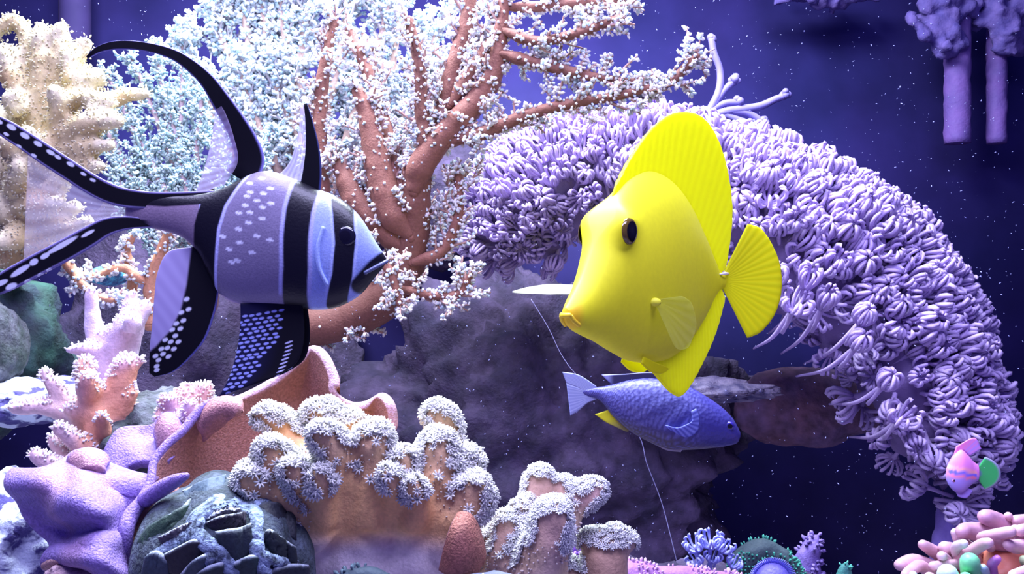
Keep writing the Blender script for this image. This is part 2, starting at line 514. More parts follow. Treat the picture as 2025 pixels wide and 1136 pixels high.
M_fish = mat('cardinal_skin', attr=True, rough=0.36, spec=0.45, nscale=900, jitter=0.14, bump=0.10, bscale=1500)
M_fin = mat('cardinal_fin', attr=True, rough=0.5, spec=0.3, trans=0.22)
M_membrane = mat('clear_fin_membrane', attr=True, rough=0.4, spec=0.3, trans=0.35, alpha=0.45)
M_eye = mat('fish_eye', attr=True, rough=0.08, spec=0.7)
BLACK = np.array([0.004, 0.0035, 0.008]); WHITE = np.array([0.86, 0.88, 1.0]); LAV = np.array([0.42, 0.36, 0.66])

def eye(fr, x, y, w, r, parent, iris, pupil=0.55, flat=0.6, turn=0.0):
    mb = MB(); seg, rings = 28, 14
    V, C = [], []
    for i in range(rings + 1):
        a = math.pi * 0.5 * i / rings
        for j in range(seg):
            b = 2 * math.pi * j / seg
            V.append((x + r * math.sin(a) * math.cos(b), y + r * math.sin(a) * math.sin(b), w + math.copysign(1, w) * r * flat * math.cos(a)))
            C.append(BLACK if math.sin(a) < pupil else iris)
    V = np.array(V); q = [[i * seg + j, i * seg + (j + 1) % seg, (i + 1) * seg + (j + 1) % seg, (i + 1) * seg + j] for i in range(rings) for j in range(seg)]
    mb.add(fr(V[:, 0], V[:, 1], V[:, 2]), [np.array(q)], np.array(C))
    return mb.build('eye', M_eye, parent)

# ---- the banded cardinalfish with its long dark fins
def cardinal():
    fr = Frame(560, 480, 0.262)
    root = thing('cardinalfish', 'silvery cardinalfish with three black bands and long white-spotted fins', 'fish', fr(560, 612, 0))
    band2 = [(170, 115), (200, 98), (240, 91), (290, 95), (340, 108), (375, 128), (410, 160), (435, 200), (460, 240), (478, 280), (482, 318), (455, 357), (430, 400), (416, 450), (410, 510), (404, 568), (392, 625), (372, 675), (340, 715), (313, 737)]
    band1 = [(605, 205), (614, 250), (619, 300), (616, 350), (609, 385), (602, 420), (598, 470), (597, 530), (592, 580), (588, 640), (585, 690)]
    band0 = [(678, 396), (684, 425), (690, 483), (684, 545), (668, 605)]
    bspots = [(505, 384), (532, 387), (545, 377), (499, 392), (520, 401), (497, 410), (532, 414), (548, 407), (485, 425), (507, 424), (505, 444), (532, 436), (485, 456), (522, 470), (487, 482), (465, 495), (482, 517), (512, 502), (548, 478), (470, 520), (452, 470), (525, 356), (502, 366)]
    def col(x, y, w):
        n = len(x); p = np.stack([x, y], 1)
        c = np.tile(np.array([0.26, 0.225, 0.34]), (n, 1))
        c = mixc(c, (0.27, 0.20, 0.28), sstep(430, 380, x))
        head = sstep(605, 625, x)
        c = mixc(c, (0.36, 0.46, 0.82), head)
        d2, t2 = dpoly(p, band2); d1, t1 = dpoly(p, band1); d0, t0 = dpoly(p, band0)
        c = mixc(c, (0.56, 0.58, 0.95), sstep(33, 30, d2) * (x > 400) * sstep(585, 570, y))
        c = mixc(c, (0.50, 0.52, 0.85), sstep(33, 30, d1) * sstep(590, 575, y))
        c = mixc(c, (0.50, 0.60, 0.95), sstep(25, 23, d0) * sstep(590, 575, y))
        c = spots(c, x, y, bspots, 7.5, 3.2, WHITE, 0.15)
        jaw, _ = dpoly(p, [(770, 508), (745, 530), (715, 565)])
        c = mixc(c, BLACK, sstep(20, 13, jaw))
        c = mixc(c, BLACK, sstep(27, 23, d2)); c = mixc(c, BLACK, sstep(26, 22, d1)); c = mixc(c, BLACK, sstep(20, 17, d0))
        # the black stripe along the tail stalk
        s3, _ = dpoly(p, [(420, 392), (330, 397), (250, 391)]); c = mixc(c, BLACK, sstep(15, 11, s3) * sstep(425, 410, x))
        s4, _ = dpoly(p, [(300, 444), (250, 440)]); c = mixc(c, BLACK, sstep(9, 5, s4) * sstep(305, 285, x))
        return c
    st = [(764, 511, 520, 5), (752, 492, 536, 14), (738, 470, 553, 24), (716, 434, 580, 34), (690, 406, 598, 44), (660, 386, 610, 52), (625, 373, 613, 57), (580, 353, 610, 59), (545, 341, 608, 57), (520, 339, 608, 53), (490, 348, 606, 48), (455, 366, 596, 40), (432, 376, 578, 34), (412, 381, 540, 27), (390, 384, 497, 21), (360, 386, 470, 16), (320, 386, 456, 12), (285, 385, 450, 9), (250, 387, 446, 5)]
    mb = MB(); fish_body(mb, fr, st, 340, 260, col); body = mb.build('body', M_fish, root)
    eye(fr, 690, 470, 38, 20, body, np.array([0.008, 0.008, 0.02]), 0.62, 0.45)
    # mouth line and gill cover as raised folds
    mb = MB()
    g = crom(np.array([(650, 452, 56), (640, 490, 60), (642, 530, 59), (655, 562, 53)], float), 24)
    mb.tube(fr(g[:, 0], g[:, 1], g[:, 2] - 4.0), np.full(24, 4.2) * fr.k, 8, (0.42, 0.55, 0.9)); mb.build('gill_cover', M_fish, body)
    mb = MB(); g = crom(np.array([(766, 517, 6), (748, 528, 24), (728, 540, 34)], float), 20)
    mb.tube(fr(g[:, 0], g[:, 1], g[:, 2] - 1), np.full(20, 4.0) * fr.k, 8, (0.10, 0.12, 0.22)); mb.build('lip', M_fish, body)

    # second dorsal fin: the long black plume with a clear membrane behind it
    def cb(x, y, u, v):
        c = np.tile(BLACK, (len(x), 1)); s = np.abs(v * 2 - 1)
        c = mixc(c, (0.26, 0.24, 0.62), sstep(0.80, 0.92, s)); return c
    mb = MB(); fin(mb, fr, strip([(172, 114, 3), (200, 98, 7), (240, 91, 9), (290, 95, 9), (340, 108, 10), (375, 128, 12), (410, 160, 15), (437, 200, 19), (462, 240, 22), (482, 280, 26), (490, 318, 30), (470, 352, 30)], 220, 26), 5, cb, wf=lambda u, v, g: 10 * np.sin(u * 5))
    d2 = mb.build('dorsal_fin', M_fin, root)
    def cm(x, y, u, v):
        c = np.tile(np.array([0.42, 0.33, 0.52]), (len(x), 1)); ray = 0.5 + 0.5 * np.sin(u * 90)
        return mixc(c, (0.72, 0.66, 0.95), 0.45 * ray)
    mb = MB(); fin(mb, fr, ruled([(424, 184), (444, 220), (462, 270), (470, 320), (445, 365)], [(423, 190), (424, 230), (416, 285), (403, 335), (385, 386)], 90, 24), 2.5, cm)
    mb.build('membrane', M_membrane, d2)
    # first dorsal fin
    mb = MB(); fin(mb, fr, strip([(604, 204, 3), (612, 245, 8), (618, 295, 14), (617, 345, 19), (611, 385, 22)], 90, 20), 6, lambda x, y, u, v: mixc(np.tile(BLACK, (len(x), 1)), (0.05, 0.06, 0.2), (v > 0.93)))
    d1 = mb.build('dorsal_fin', M_fin, root)
    def cd(x, y, u, v):
        c = np.tile(np.array([0.42, 0.37, 0.62]), (len(x), 1)); ray = 0.5 + 0.5 * np.sin(v * 34)
        return mixc(c, (0.80, 0.78, 1.0), 0.55 * ray)
    mb = MB(); fin(mb, fr, ruled([(602, 206), (610, 260), (612, 310), (607, 372)], [(594, 208), (590, 260), (574, 318), (548, 350)], 80, 30), 3, cd)
    mb.build('membrane', M_membrane, d1)
    # tail: two black lobes with white-dashed rims and a rayed clear web
    def lobe(path, dash, side, ang):
        def c_(x, y, u, v):
            s = (v * 2 - 1)
            c = np.tile(BLACK, (len(x), 1)); c = mixc(c, (0.34, 0.30, 0.62), sstep(0.72, 0.86, np.abs(s)) * sstep(1.0, 0.9, u) * 0.8)
            for (dx, dy, rx, ry, a) in dash: c = spots(c, x, y, [(dx, dy)], rx, ry, WHITE, a)
            return c
        mb = MB(); fin(mb, fr, strip(path, 300, 34), 5, c_, wf=lambda u, v, g: 14 * np.sin(u * 2.4)); return mb.build('tail_lobe', M_fin, root)
    up = [(425, 392, 15), (360, 396, 16), (300, 397, 17), (250, 392, 19), (215, 381, 20), (180, 362, 20), (140, 336, 20), (100, 310, 20), (60, 283, 19), (20, 258, 18), (-25, 232, 12)]
    ud = [(30, 254, 10, 5, .5), (57, 271, 10, 5, .5), (83, 287, 9, 4.5, .5), (108, 304, 9, 4, .5), (122, 313, 7, 3.5, .6), (147, 327, 8, 4, .5), (172, 346, 6, 3, .5), (190, 358, 6, 3, .4), (20, 268, 6, 3, .5), (45, 292, 6, 3, .5), (75, 310, 6, 3, .5), (5, 243, 8, 4, .5)]
    lobe(up, ud, 1, 0)
    lo = [(335, 446, 3), (292, 442, 9), (250, 442, 14), (215, 450, 18), (180, 470, 21), (140, 493, 22), (100, 514, 22), (60, 535, 22), (20, 556, 21), (-20, 578, 14)]
    ld = [(130, 486, 34, 5, -.52), (97, 507, 10, 5, -.5), (75, 519, 9, 6, -.5), (48, 536, 22, 5.5, -.55), (30, 567, 12, 6, -.4), (63, 558, 8, 5, -.4), (88, 545, 7, 4, -.4), (10, 560, 14, 5, -.4), (105, 535, 6, 3.5, -.4), (180, 463, 14, 3.5, -.5)]
    lobe(lo, ld, 1, 0)
    def ct(x, y, u, v):
        c = np.tile(np.array([0.38, 0.30, 0.42]), (len(x), 1)); ray = 0.5 + 0.5 * np.sin(v * 44 + u * 2)
        return mixc(c, (0.74, 0.68, 0.92), 0.6 * ray * (1 - 0.5 * u))
    M_web = mat('tail_web', attr=True, rough=0.4, spec=0.3, trans=0.4, alpha=0.24)
    mb = MB(); fin(mb, fr, ruled([(330, 402), (250, 400), (190, 380), (120, 335), (60, 292)], [(330, 440), (250, 436), (190, 456), (120, 494), (50, 532)], 90, 60), 2.2, ct, wf=lambda u, v, g: 12 * np.sin(u * 2.4))
    mb.build('tail_web', M_web, root)
    # anal fin
    aspots = [(376, 612), (366, 634), (360, 650), (350, 664), (341, 676), (334, 688), (325, 700), (316, 712), (312, 724), (352, 640), (372, 592), (344, 652), (330, 672), (356, 676), (322, 690), (347, 690), (310, 704), (362, 618), (336, 705), (312, 732)]
    def ca(x, y, u, v):
        c = np.tile(np.array([0.46, 0.40, 0.66]), (len(x), 1)); ray = 0.5 + 0.5 * np.sin(u * 60 + v * 8)
        c = mixc(c, (0.78, 0.74, 0.98), 0.22 * ray)
        d, _ = dpoly(np.stack([x, y], 1), band2[13:]); c = mixc(c, BLACK, sstep(36, 30, d - 9 * sstep(600, 700, y)))
        c = mixc(c, (0.24, 0.24, 0.62), sstep(0.965, 0.985, 1 - v) * (u > 0.1))
        return spots(c, x, y, aspots, 6.0, 3.8, WHITE, -0.4)
    mb = MB(); fin(mb, fr, ruled([(434, 540), (432, 590), (424, 630), (408, 672), (380, 706), (345, 735), (306, 746)], [(385, 488), (335, 498), (314, 540), (308, 590), (304, 640), (298, 690), (296, 738)], 150, 90), 4, ca, wf=lambda u, v, g: 8 * np.sin(u * 3))
    mb.build('anal_fin', M_fin, root)
    # pelvic fins, black with rows of blue-white flecks
    rows = []
    for r in range(19):
        for k in range(9):
            rows.append((476 + k * 14.5 + (r % 2) * 7 - r * 1.2 + rng.uniform(-1.5, 1.5), 628 + r * 8.6 - k * 2.4 + rng.uniform(-1, 1)))
    edge = [(578, 700 + 8 * k) for k in range(-3, 6)]
    for sgn in (1, -1):
        def cp(x, y, u, v):
            c = np.tile(BLACK, (len(x), 1))
            c = mixc(c, (0.012, 0.012, 0.06), sstep(0.7, 0.2, v))
            lim = 566 - 0.42 * np.maximum(y - 650, 0)
            keep = [(a, b) for a, b in rows if a < 566 - 0.62 * max(b - 650, 0)]
            c = spots(c, x, y, keep, 5.4, 2.5, np.array([0.42, 0.48, 1.0]), -0.22)
            c = spots(c, x, y, [(a - 0.35 * max(0, b - 690), b) for a, b in edge], 8.0, 1.6, (0.7, 0.72, 1.0), -0.35)
            return c
        g = ruled([(481, 600), (482, 640), (477, 690), (464, 740), (444, 781)], [(602, 596), (607, 640), (606, 680), (593, 716), (556, 742)], 170 if sgn > 0 else 70, 110 if sgn > 0 else 44)
        mb = MB(); fin(mb, fr, g, 4, cp, w0=20 * sgn, wf=lambda u, v, g_: sgn * 16 * u)
        mb.build('pelvic_fin', M_fin, root)
cardinal()

# ---- the yellow tang, turned towards the viewer
M_tang = mat('tang_skin', attr=True, rough=0.5, spec=0.3, trans=0.10, nscale=160, jitter=0.03)
M_tfin = mat('tang_fin', attr=True, rough=0.5, spec=0.25, trans=0.42)
M_tclear = mat('tang_clear_fin', attr=True, rough=0.4, spec=0.3, trans=0.4, alpha=0.26)
def tang():
    TH = math.radians(52)
    SX = 300.0
    class TF(Frame):
        def __init__(s, cx, cy, d, th, x0, y0):
            s.o, s.k, s.x0, s.y0 = P(cx, cy, d), d / F, x0, y0
            s.f = np.array([math.cos(th), math.sin(th), 0]); s.n = np.array([math.sin(th), -math.cos(th), 0])
        def __call__(s, x, y, w):
            x = np.asarray(x, float) - s.x0; y = s.y0 - np.asarray(y, float); w = np.asarray(w, float) + 0 * x
            return s.o + s.k * (x[..., None] * s.f + w[..., None] * s.n + y[..., None] * np.array([0, 0, 1.0]))
    fr = TF(1292, 560, 0.372, TH, SX, 560)
    root = thing('yellow_tang', 'bright yellow tang with tall rounded fins and a dark eye', 'fish', fr(SX, 716, 0))
    Y1, Y2, Y3 = np.array([0.85, 0.82, 0.022]), np.array([0.88, 0.68, 0.012]), np.array([0.84, 0.86, 0.030])
    def col(x, y, w):
        c = np.tile(Y1, (len(x), 1))
        c = mixc(c, (0.86, 0.52, 0.02), sstep(28, 8, x) * 0.8)
        return c
    st = [(-4, 604, 622, 7), (6, 596, 634, 14), (22, 580, 645, 22), (50, 548, 655, 30), (80, 500, 664, 39), (105, 450, 673, 47), (125, 420, 681, 51), (155, 394, 692, 55), (205, 362, 708, 60), (280, 340, 717, 62), (360, 350, 713, 56), (430, 386, 690, 45), (500, 446, 646, 30), (550, 498, 602, 19), (585, 532, 577, 13), (612, 537, 573, 9)]
    mb = MB(); fish_body(mb, fr, st, 200, 100, col, 1.2, bumps=((120, 442, 25, 27),)); body = mb.build('body', M_tang, root)
    for sg in (1, -1):
        eye(fr, 121 if sg > 0 else 136, 468, (52 if sg > 0 else 50) * sg, 25, body, np.array([0.10, 0.06, 0.008]), 0.72, 0.42 if sg > 0 else 0.30)
    mb = MB(); g = crom(np.array([(-2, 618, 12), (4, 626, 15), (16, 634, 18)], float), 14)
    for sg in (1, -1):
        mb.tube(fr(g[:, 0], g[:, 1], g[:, 2] * sg * 0.8), np.full(14, 4.2) * fr.k, 8, (0.82, 0.60, 0.03))
    mb.tube(fr(np.array([-5., -5.]), np.array([617., 617.]), np.array([-9., 9.])), np.full(2, 4.6) * fr.k, 8, (0.82, 0.60, 0.03))
    mb.build('lips', M_tang, body)
    def cf(x, y, u, v):
        c = np.tile(np.array([0.86, 0.86, 0.010]), (len(x), 1)); ray = 0.5 + 0.5 * np.sin(u * 150)
        c = mixc(c, (0.74, 0.70, 0.004), 0.3 * ray)
        return c
    rip = lambda k, a: (lambda u, v, g: a * np.sin(u * k) * v)
    mb = MB(); fin(mb, fr, ruled([(140, 412), (200, 372), (280, 350), (360, 358), (430, 392), (500, 452), (550, 500), (596, 540)], [(158, 380), (215, 318), (300, 250), (400, 208), (520, 205), (610, 268), (655, 390), (622, 528)], 260, 40), 9, cf, wf=rip(150, .35))
    mb.build('dorsal_fin', M_tfin, root)
    mb = MB(); fin(mb, fr, ruled([(296, 706), (360, 704), (430, 682), (500, 638), (550, 594), (598, 566)], [(286, 728), (372, 784), (428, 790), (505, 735), (570, 670), (620, 590)], 200, 36), 9, cf, wf=rip(120, .35))
    mb.build('anal_fin', M_tfin, root)
    # tail fan, swung towards profile
    tf = TF(0, 0, 0.372, math.radians(12), 0, 0); tf.o = fr(604, 555, 0)
    nu, nv = 160, 40
    an = np.radians(np.linspace(-62, 62, nu)); ra = np.interp(np.degrees(an), [-62, -50, -30, 0, 30, 50, 62], [146, 156, 152, 152, 154, 152, 144])
    rr = np.linspace(0.04, 1, nv)
    g = np.stack([np.cos(an)[:, None] * ra[:, None] * rr - 6, np.sin(an)[:, None] * ra[:, None] * rr + 0 * rr], 2)
    def cc(x, y, u, v):
        ray = 0.5 + 0.5 * np.sin(u * 110)
        c = np.tile(np.array([0.84, 0.80, 0.01]), (len(x), 1)); c = mixc(c, (0.60, 0.66, 0.008), 0.4 * ray)
        return c
    mb = MB(); fin(mb, tf, g, 7, cc, wf=lambda u, v, g_: 0.5 * np.sin(u * 110) * v); mb.build('tail_fin', M_tfin, root)
    # white scalpel spine at the tail base
    mb = MB(); a = fr(np.array([560., 590., 612.]), np.array([540., 538., 538.]), np.array([17., 15., 12.])); mb.tube(a, np.array([1.5, 4, 2.2]) * fr.k, 8, (0.95, 0.9, 0.85)); mb.build('tail_spine', M_tang, root)
    # pectoral fins
    def cq(x, y, u, v):
        ray = 0.5 + 0.5 * np.sin(u * 46); c = np.tile(np.array([0.62, 0.66, 0.08]), (len(x), 1)); return mixc(c, (0.86, 0.88, 0.25), 0.5 * ray)
    nu, nv = 60, 24
    an = np.radians(np.linspace(-6, 72, nu)); ra = np.interp(np.linspace(0, 1, nu), [0, .12, .35, .65, .88, 1], [66, 108, 138, 132, 104, 64])
    rr = np.linspace(0.05, 1, nv)
    g = np.stack([200 + np.cos(an)[:, None] * ra[:, None] * rr, 592 + np.sin(an)[:, None] * ra[:, None] * rr], 2)
    mb = MB(); fin(mb, fr, g, 3, cq, wf=lambda u, v, g_: 60 + 20 * v); mb.build('pectoral_fin', M_tclear, root)
    mb = MB(); mb.ball(fr(204, 596, 58), np.array([12, 8, 8]) * fr.k, 16, 10, (0.86, 0.84, 0.05)); mb.build('fin_root', M_tang, root)
    # far pectoral fin, held straight out and seen nearly edge-on
    o = fr(196, 590, -50); k = fr.k
    t = np.linspace(0, 1, 50)[:, None]; s = np.linspace(-1, 1, 24)[None]
    hw = np.interp(t, [0, 0.25, 0.6, 0.85, 1], [14, 36, 40, 22, 1])
    Xp = -176 * t + 0 * s; Yp = 60 * t + hw * s * 0.9; Zp = 12 - 14 * t * 0 + 6 * np.sin(t * 3.1) + hw * s * 0.24
    G = o + k * np.stack([Xp, Yp - 30 * t, Zp], 2)
    mb = MB(); sheet(mb, G, 3 * k, rim=0.08, colf=lambda a, b, c: mixc(np.tile(np.array([0.46, 0.46, 0.30]), (len(a), 1)), (0.72, 0.72, 0.62), 0.5 + 0.5 * np.sin(b * 50)))
    mb.build('pectoral_fin', mat('tang_pale_fin', attr=True, rough=.4, spec=.3, trans=.4, alpha=.62), root)
    # short pelvic fins
    for sg in (1, -1):
        mb = MB(); fin(mb, fr, ruled([(222, 700), (262, 712), (300, 722), (318, 728)], [(214, 712), (248, 731), (290, 738), (320, 731)], 40, 14), 6, lambda x, y, u, v: np.tile(np.array([0.90, 0.88, 0.01]), (len(x), 1)), w0=22 * sg)
        mb.build('pelvic_fin', M_tfin, root)
tang()

# ---- the blue damsel below the tang
M_dam = mat('damsel_scales', attr=True, rough=0.42, spec=0.4, bump=0.2, bscale=620, bump_kind='voronoi', nscale=500, jitter=0.12)
def damsel():
    fr = Frame(1320, 820, 0.435, yaw=math.radians(-6))
    root = thing('damselfish', 'violet-blue damselfish with a pale forked tail and yellow belly fins', 'fish', fr(1320, 888, 0))
    def col(x, y, w):
        c = np.tile(np.array([0.038, 0.034, 0.21]), (len(x), 1))
        mid = np.interp(x, [1185, 1250, 1330, 1400, 1460], [785, 800, 825, 845, 862])
        c = mixc(c, (0.085, 0.075, 0.09), sstep(18, 52, y - mid) * sstep(1440, 1400, x))
        # scale edges
        q = np.sin(x * 0.75 + y * 0.42) * np.sin(x * 0.75 - y * 0.62)
        c = mixc(c, (0.20, 0.21, 0.66), sstep(0.25, 0.75, np.abs(q)) * 0.35 * sstep(1400, 1360, x))
        return c
    st = [(1461, 853, 862, 4), (1456, 842, 873, 12), (1445, 824, 878, 22), (1425, 804, 882, 32), (1395, 783, 886, 40), (1360, 764, 889, 44), (1320, 752, 889, 44), (1280, 749, 873, 39), (1245, 753, 853, 31), (1215, 761, 828, 22), (1195, 766, 803, 14), (1180, 768, 790, 9), (1164, 772, 786, 4), (1152, 775, 781, 1)]
    mb = MB(); fish_body(mb, fr, st, 150, 64, col); body = mb.build('body', M_dam, root)
    eye(fr, 1438, 838, 24, 9, body, np.array([0.03, 0.02, 0.25]), 0.6, 0.5)
    eye(fr, 1438, 838, -24, 9, body, np.array([0.03, 0.02, 0.25]), 0.6, 0.5)
    cw = lambda x, y, u, v: mixc(np.tile(np.array([0.22, 0.24, 0.62]), (len(x), 1)), (0.55, 0.60, 0.95), 0.5 * (0.5 + 0.5 * np.sin(v * 60)))
    mb = MB(); fin(mb, fr, ruled([(1180, 766), (1160, 752), (1140, 742), (1112, 738)], [(1180, 780), (1160, 778), (1140, 768), (1120, 760)], 40, 24), 2.5, cw); mb.build('tail_lobe', M_fin, root)
    mb = MB(); fin(mb, fr, ruled([(1182, 776), (1160, 774), (1138, 766), (1120, 760)], [(1180, 792), (1162, 800), (1145, 815), (1128, 826)], 40, 24), 2.5, cw); mb.build('tail_lobe', M_fin, root)
    cdk = lambda x, y, u, v: mixc(mixc(np.tile(np.array([0.035, 0.03, 0.12]), (len(x), 1)), (0.30, 0.30, 0.70), sstep(0.90, 1.0, v)), (0.30, 0.31, 0.72), sstep(1216, 1200, x))
    mb = MB(); fin(mb, fr, ruled([(1212, 764), (1245, 757), (1290, 752), (1350, 763)], [(1190, 743), (1235, 741), (1295, 738), (1355, 756)], 80, 16), 3, cdk); mb.build('dorsal_fin', M_fin, root)
    mb = MB(); fin(mb, fr, ruled([(1206, 812), (1225, 832), (1250, 852)], [(1177, 822), (1200, 838), (1240, 856)], 40, 16), 3, lambda x, y, u, v: mixc(np.tile(np.array([0.75, 0.72, 0.03]), (len(x), 1)), (0.30, 0.28, 0.12), sstep(0.3, 0.9, u))); mb.build('anal_fin', M_fin, root)
    mb = MB(); fin(mb, fr, ruled([(1290, 868), (1320, 880), (1350, 884)], [(1292, 874), (1315, 888), (1345, 892)], 30, 10), 3, lambda x, y, u, v: np.tile(np.array([0.42, 0.40, 0.48]), (len(x), 1)), w0=14); mb.build('pelvic_fin', M_fin, root)
    mb = MB(); fin(mb, fr, ruled([(1372, 802), (1378, 822), (1374, 846), (1352, 858), (1320, 842)], [(1362, 806), (1364, 824), (1352, 832), (1335, 838), (1312, 834)], 60, 14), 3, lambda x, y, u, v: mixc(np.tile(np.array([0.10, 0.11, 0.50]), (len(x), 1)), (0.28, 0.32, 0.80), 0.5 + 0.5 * np.sin(u * 60)), wf=lambda u, v, g: 44 + 10 * v); mb.build('pectoral_fin', M_fin, root)
damsel()

# ---- the little pink fish beside the pulsing coral
M_wr = mat('wrasse_skin', attr=True, rough=0.45, spec=0.4, trans=0.1)
def wrasse():
    fr = Frame(1920, 925, 0.44, yaw=math.radians(-8))
    root = thing('small_wrasse', 'small pink and violet fish with a round green tail beside the pulsing coral', 'fish', fr(1905, 975, 0))
    def col(x, y, w):
        t = (y - 868) / 110.0
        c = np.tile(np.array([0.80, 0.26, 0.72]), (len(x), 1))
        c = mixc(c, (0.36, 0.28, 0.85), sstep(0.55, 0.75, t))
        s1, _ = dpoly(np.stack([x, y], 1), [(1878, 924), (1925, 935)]); c = mixc(c, (0.95, 0.42, 0.45), sstep(6, 3, s1))
        s2, _ = dpoly(np.stack([x, y], 1), [(1880, 933), (1925, 939)]); c = mixc(c, (0.16, 0.16, 0.95), sstep(5, 3, s2))
        s3, _ = dpoly(np.stack([x, y], 1), [(1880, 940), (1925, 944)]); c = mixc(c, (0.85, 0.25, 0.45), sstep(4, 2, s3))
        return c
    # body built along its own axis: x spans head to tail
    st = [(1874, 928, 952, 4), (1880, 914, 964, 9), (1890, 898, 974, 13), (1902, 890, 976, 15), (1914, 900, 966, 13), (1924, 912, 956, 9), (1934, 920, 950, 6)]
    mb = MB(); fish_body(mb, fr, st, 70, 40, col); body = mb.build('body', M_wr, root)
    eye(fr, 1886, 950, 9, 4, body, np.array([0.5, 0.2, 0.5]), 0.6)
    pk = lambda x, y, u, v: mixc(np.tile(np.array([0.82, 0.24, 0.62]), (len(x), 1)), (0.40, 0.32, 0.95), sstep(0.3, 0.9, u) * 0.6 + 0.2 * np.sin(u * 40))
    mb = MB(); fin(mb, fr, ruled([(1886, 906), (1902, 892), (1918, 902)], [(1892, 884), (1926, 866), (1940, 888)], 40, 14), 3, pk); mb.build('dorsal_fin', M_fin, root)
    mb = MB(); fin(mb, fr, ruled([(1890, 972), (1902, 974), (1914, 964)], [(1896, 984), (1912, 986), (1924, 972)], 30, 10), 3, lambda x, y, u, v: np.tile(np.array([0.36, 0.28, 0.85]), (len(x), 1))); mb.build('anal_fin', M_fin, root)
    nu, nv = 60, 20
    an = np.radians(np.linspace(-66, 66, nu)); rr = np.linspace(0.05, 1, nv)
    g = np.stack([1926 + np.cos(an)[:, None] * 50 * rr, 936 + np.sin(an)[:, None] * 36 * rr], 2)
    tc = lambda x, y, u, v: mixc(mixc(np.tile(np.array([0.05, 0.50, 0.15]), (len(x), 1)), (0.36, 0.34, 0.62), sstep(0.86, 0.97, v)), (0.2, 0.2, 0.6), sstep(0.3, 0.1, v))
    mb = MB(); fin(mb, fr, g, 3, tc); mb.build('tail_fin', M_fin, root)
wrasse()
# ---------------------------------------------------------------- soft corals with fused fingers
def fingers(mb, paths, d, sides=14):
    for p in paths:
        pts, r = pxpath(p, d)
        mb.tube(pts, r, sides)

def tip_list(paths, d):
    out = []
    for p in paths:
        q = p[-1]; dd = q[3] if len(q) > 3 else d
        out.append((P(q[0], q[1], dd), q[2] * dd / F))
    return out

def tipness(V, tips, k=1.0):
    """0 far from every finger tip .. 1 on one"""
    m = np.zeros(len(V))
    for c, r in tips:
        dd = np.linalg.norm(V - c, axis=1); m = np.maximum(m, sstep(r * 2.6 * k, r * 1.2 * k, dd))
    return m

CAMV = np.array([0, 0, CAMZ])
M_coral = mat('soft_coral_flesh', attr=True, rough=0.62, spec=0.25, nscale=260, jitter=0.10, bump=0.35, bscale=900, trans=0.08)
M_polyp = mat('white_polyps', attr=True, rough=0.6, spec=0.2, trans=0.25)

def leather(name, label, paths, d, voxel, base_loc, colf, pol=None, disp=((0.0006, 260, 1),), smooth=7, group=None, cat='coral', extra=None, sides=14):
    root = thing(name, label, cat, base_loc, group)
    mb = MB(); fingers(mb, paths, d, sides)
    if extra: extra(mb)
    V, Fc, N = fuse(mb, voxel, smooth, disp)
    tips = tip_list([p for p in paths if len(p) and p[-1][2] < 60], d)
    tn = tipness(V, tips)
    mesh_obj('fingers', V, Fc, M_coral, root, colf(V, N, tn))
    if pol:
        pm = MB(); pol(pm, V, N, tn, tips); pm.build('polyps', M_polyp, root, kind='stuff')
    return root

VIEW = lambda V: (CAMV - V) / np.linalg.norm(CAMV - V, axis=1)[:, None]

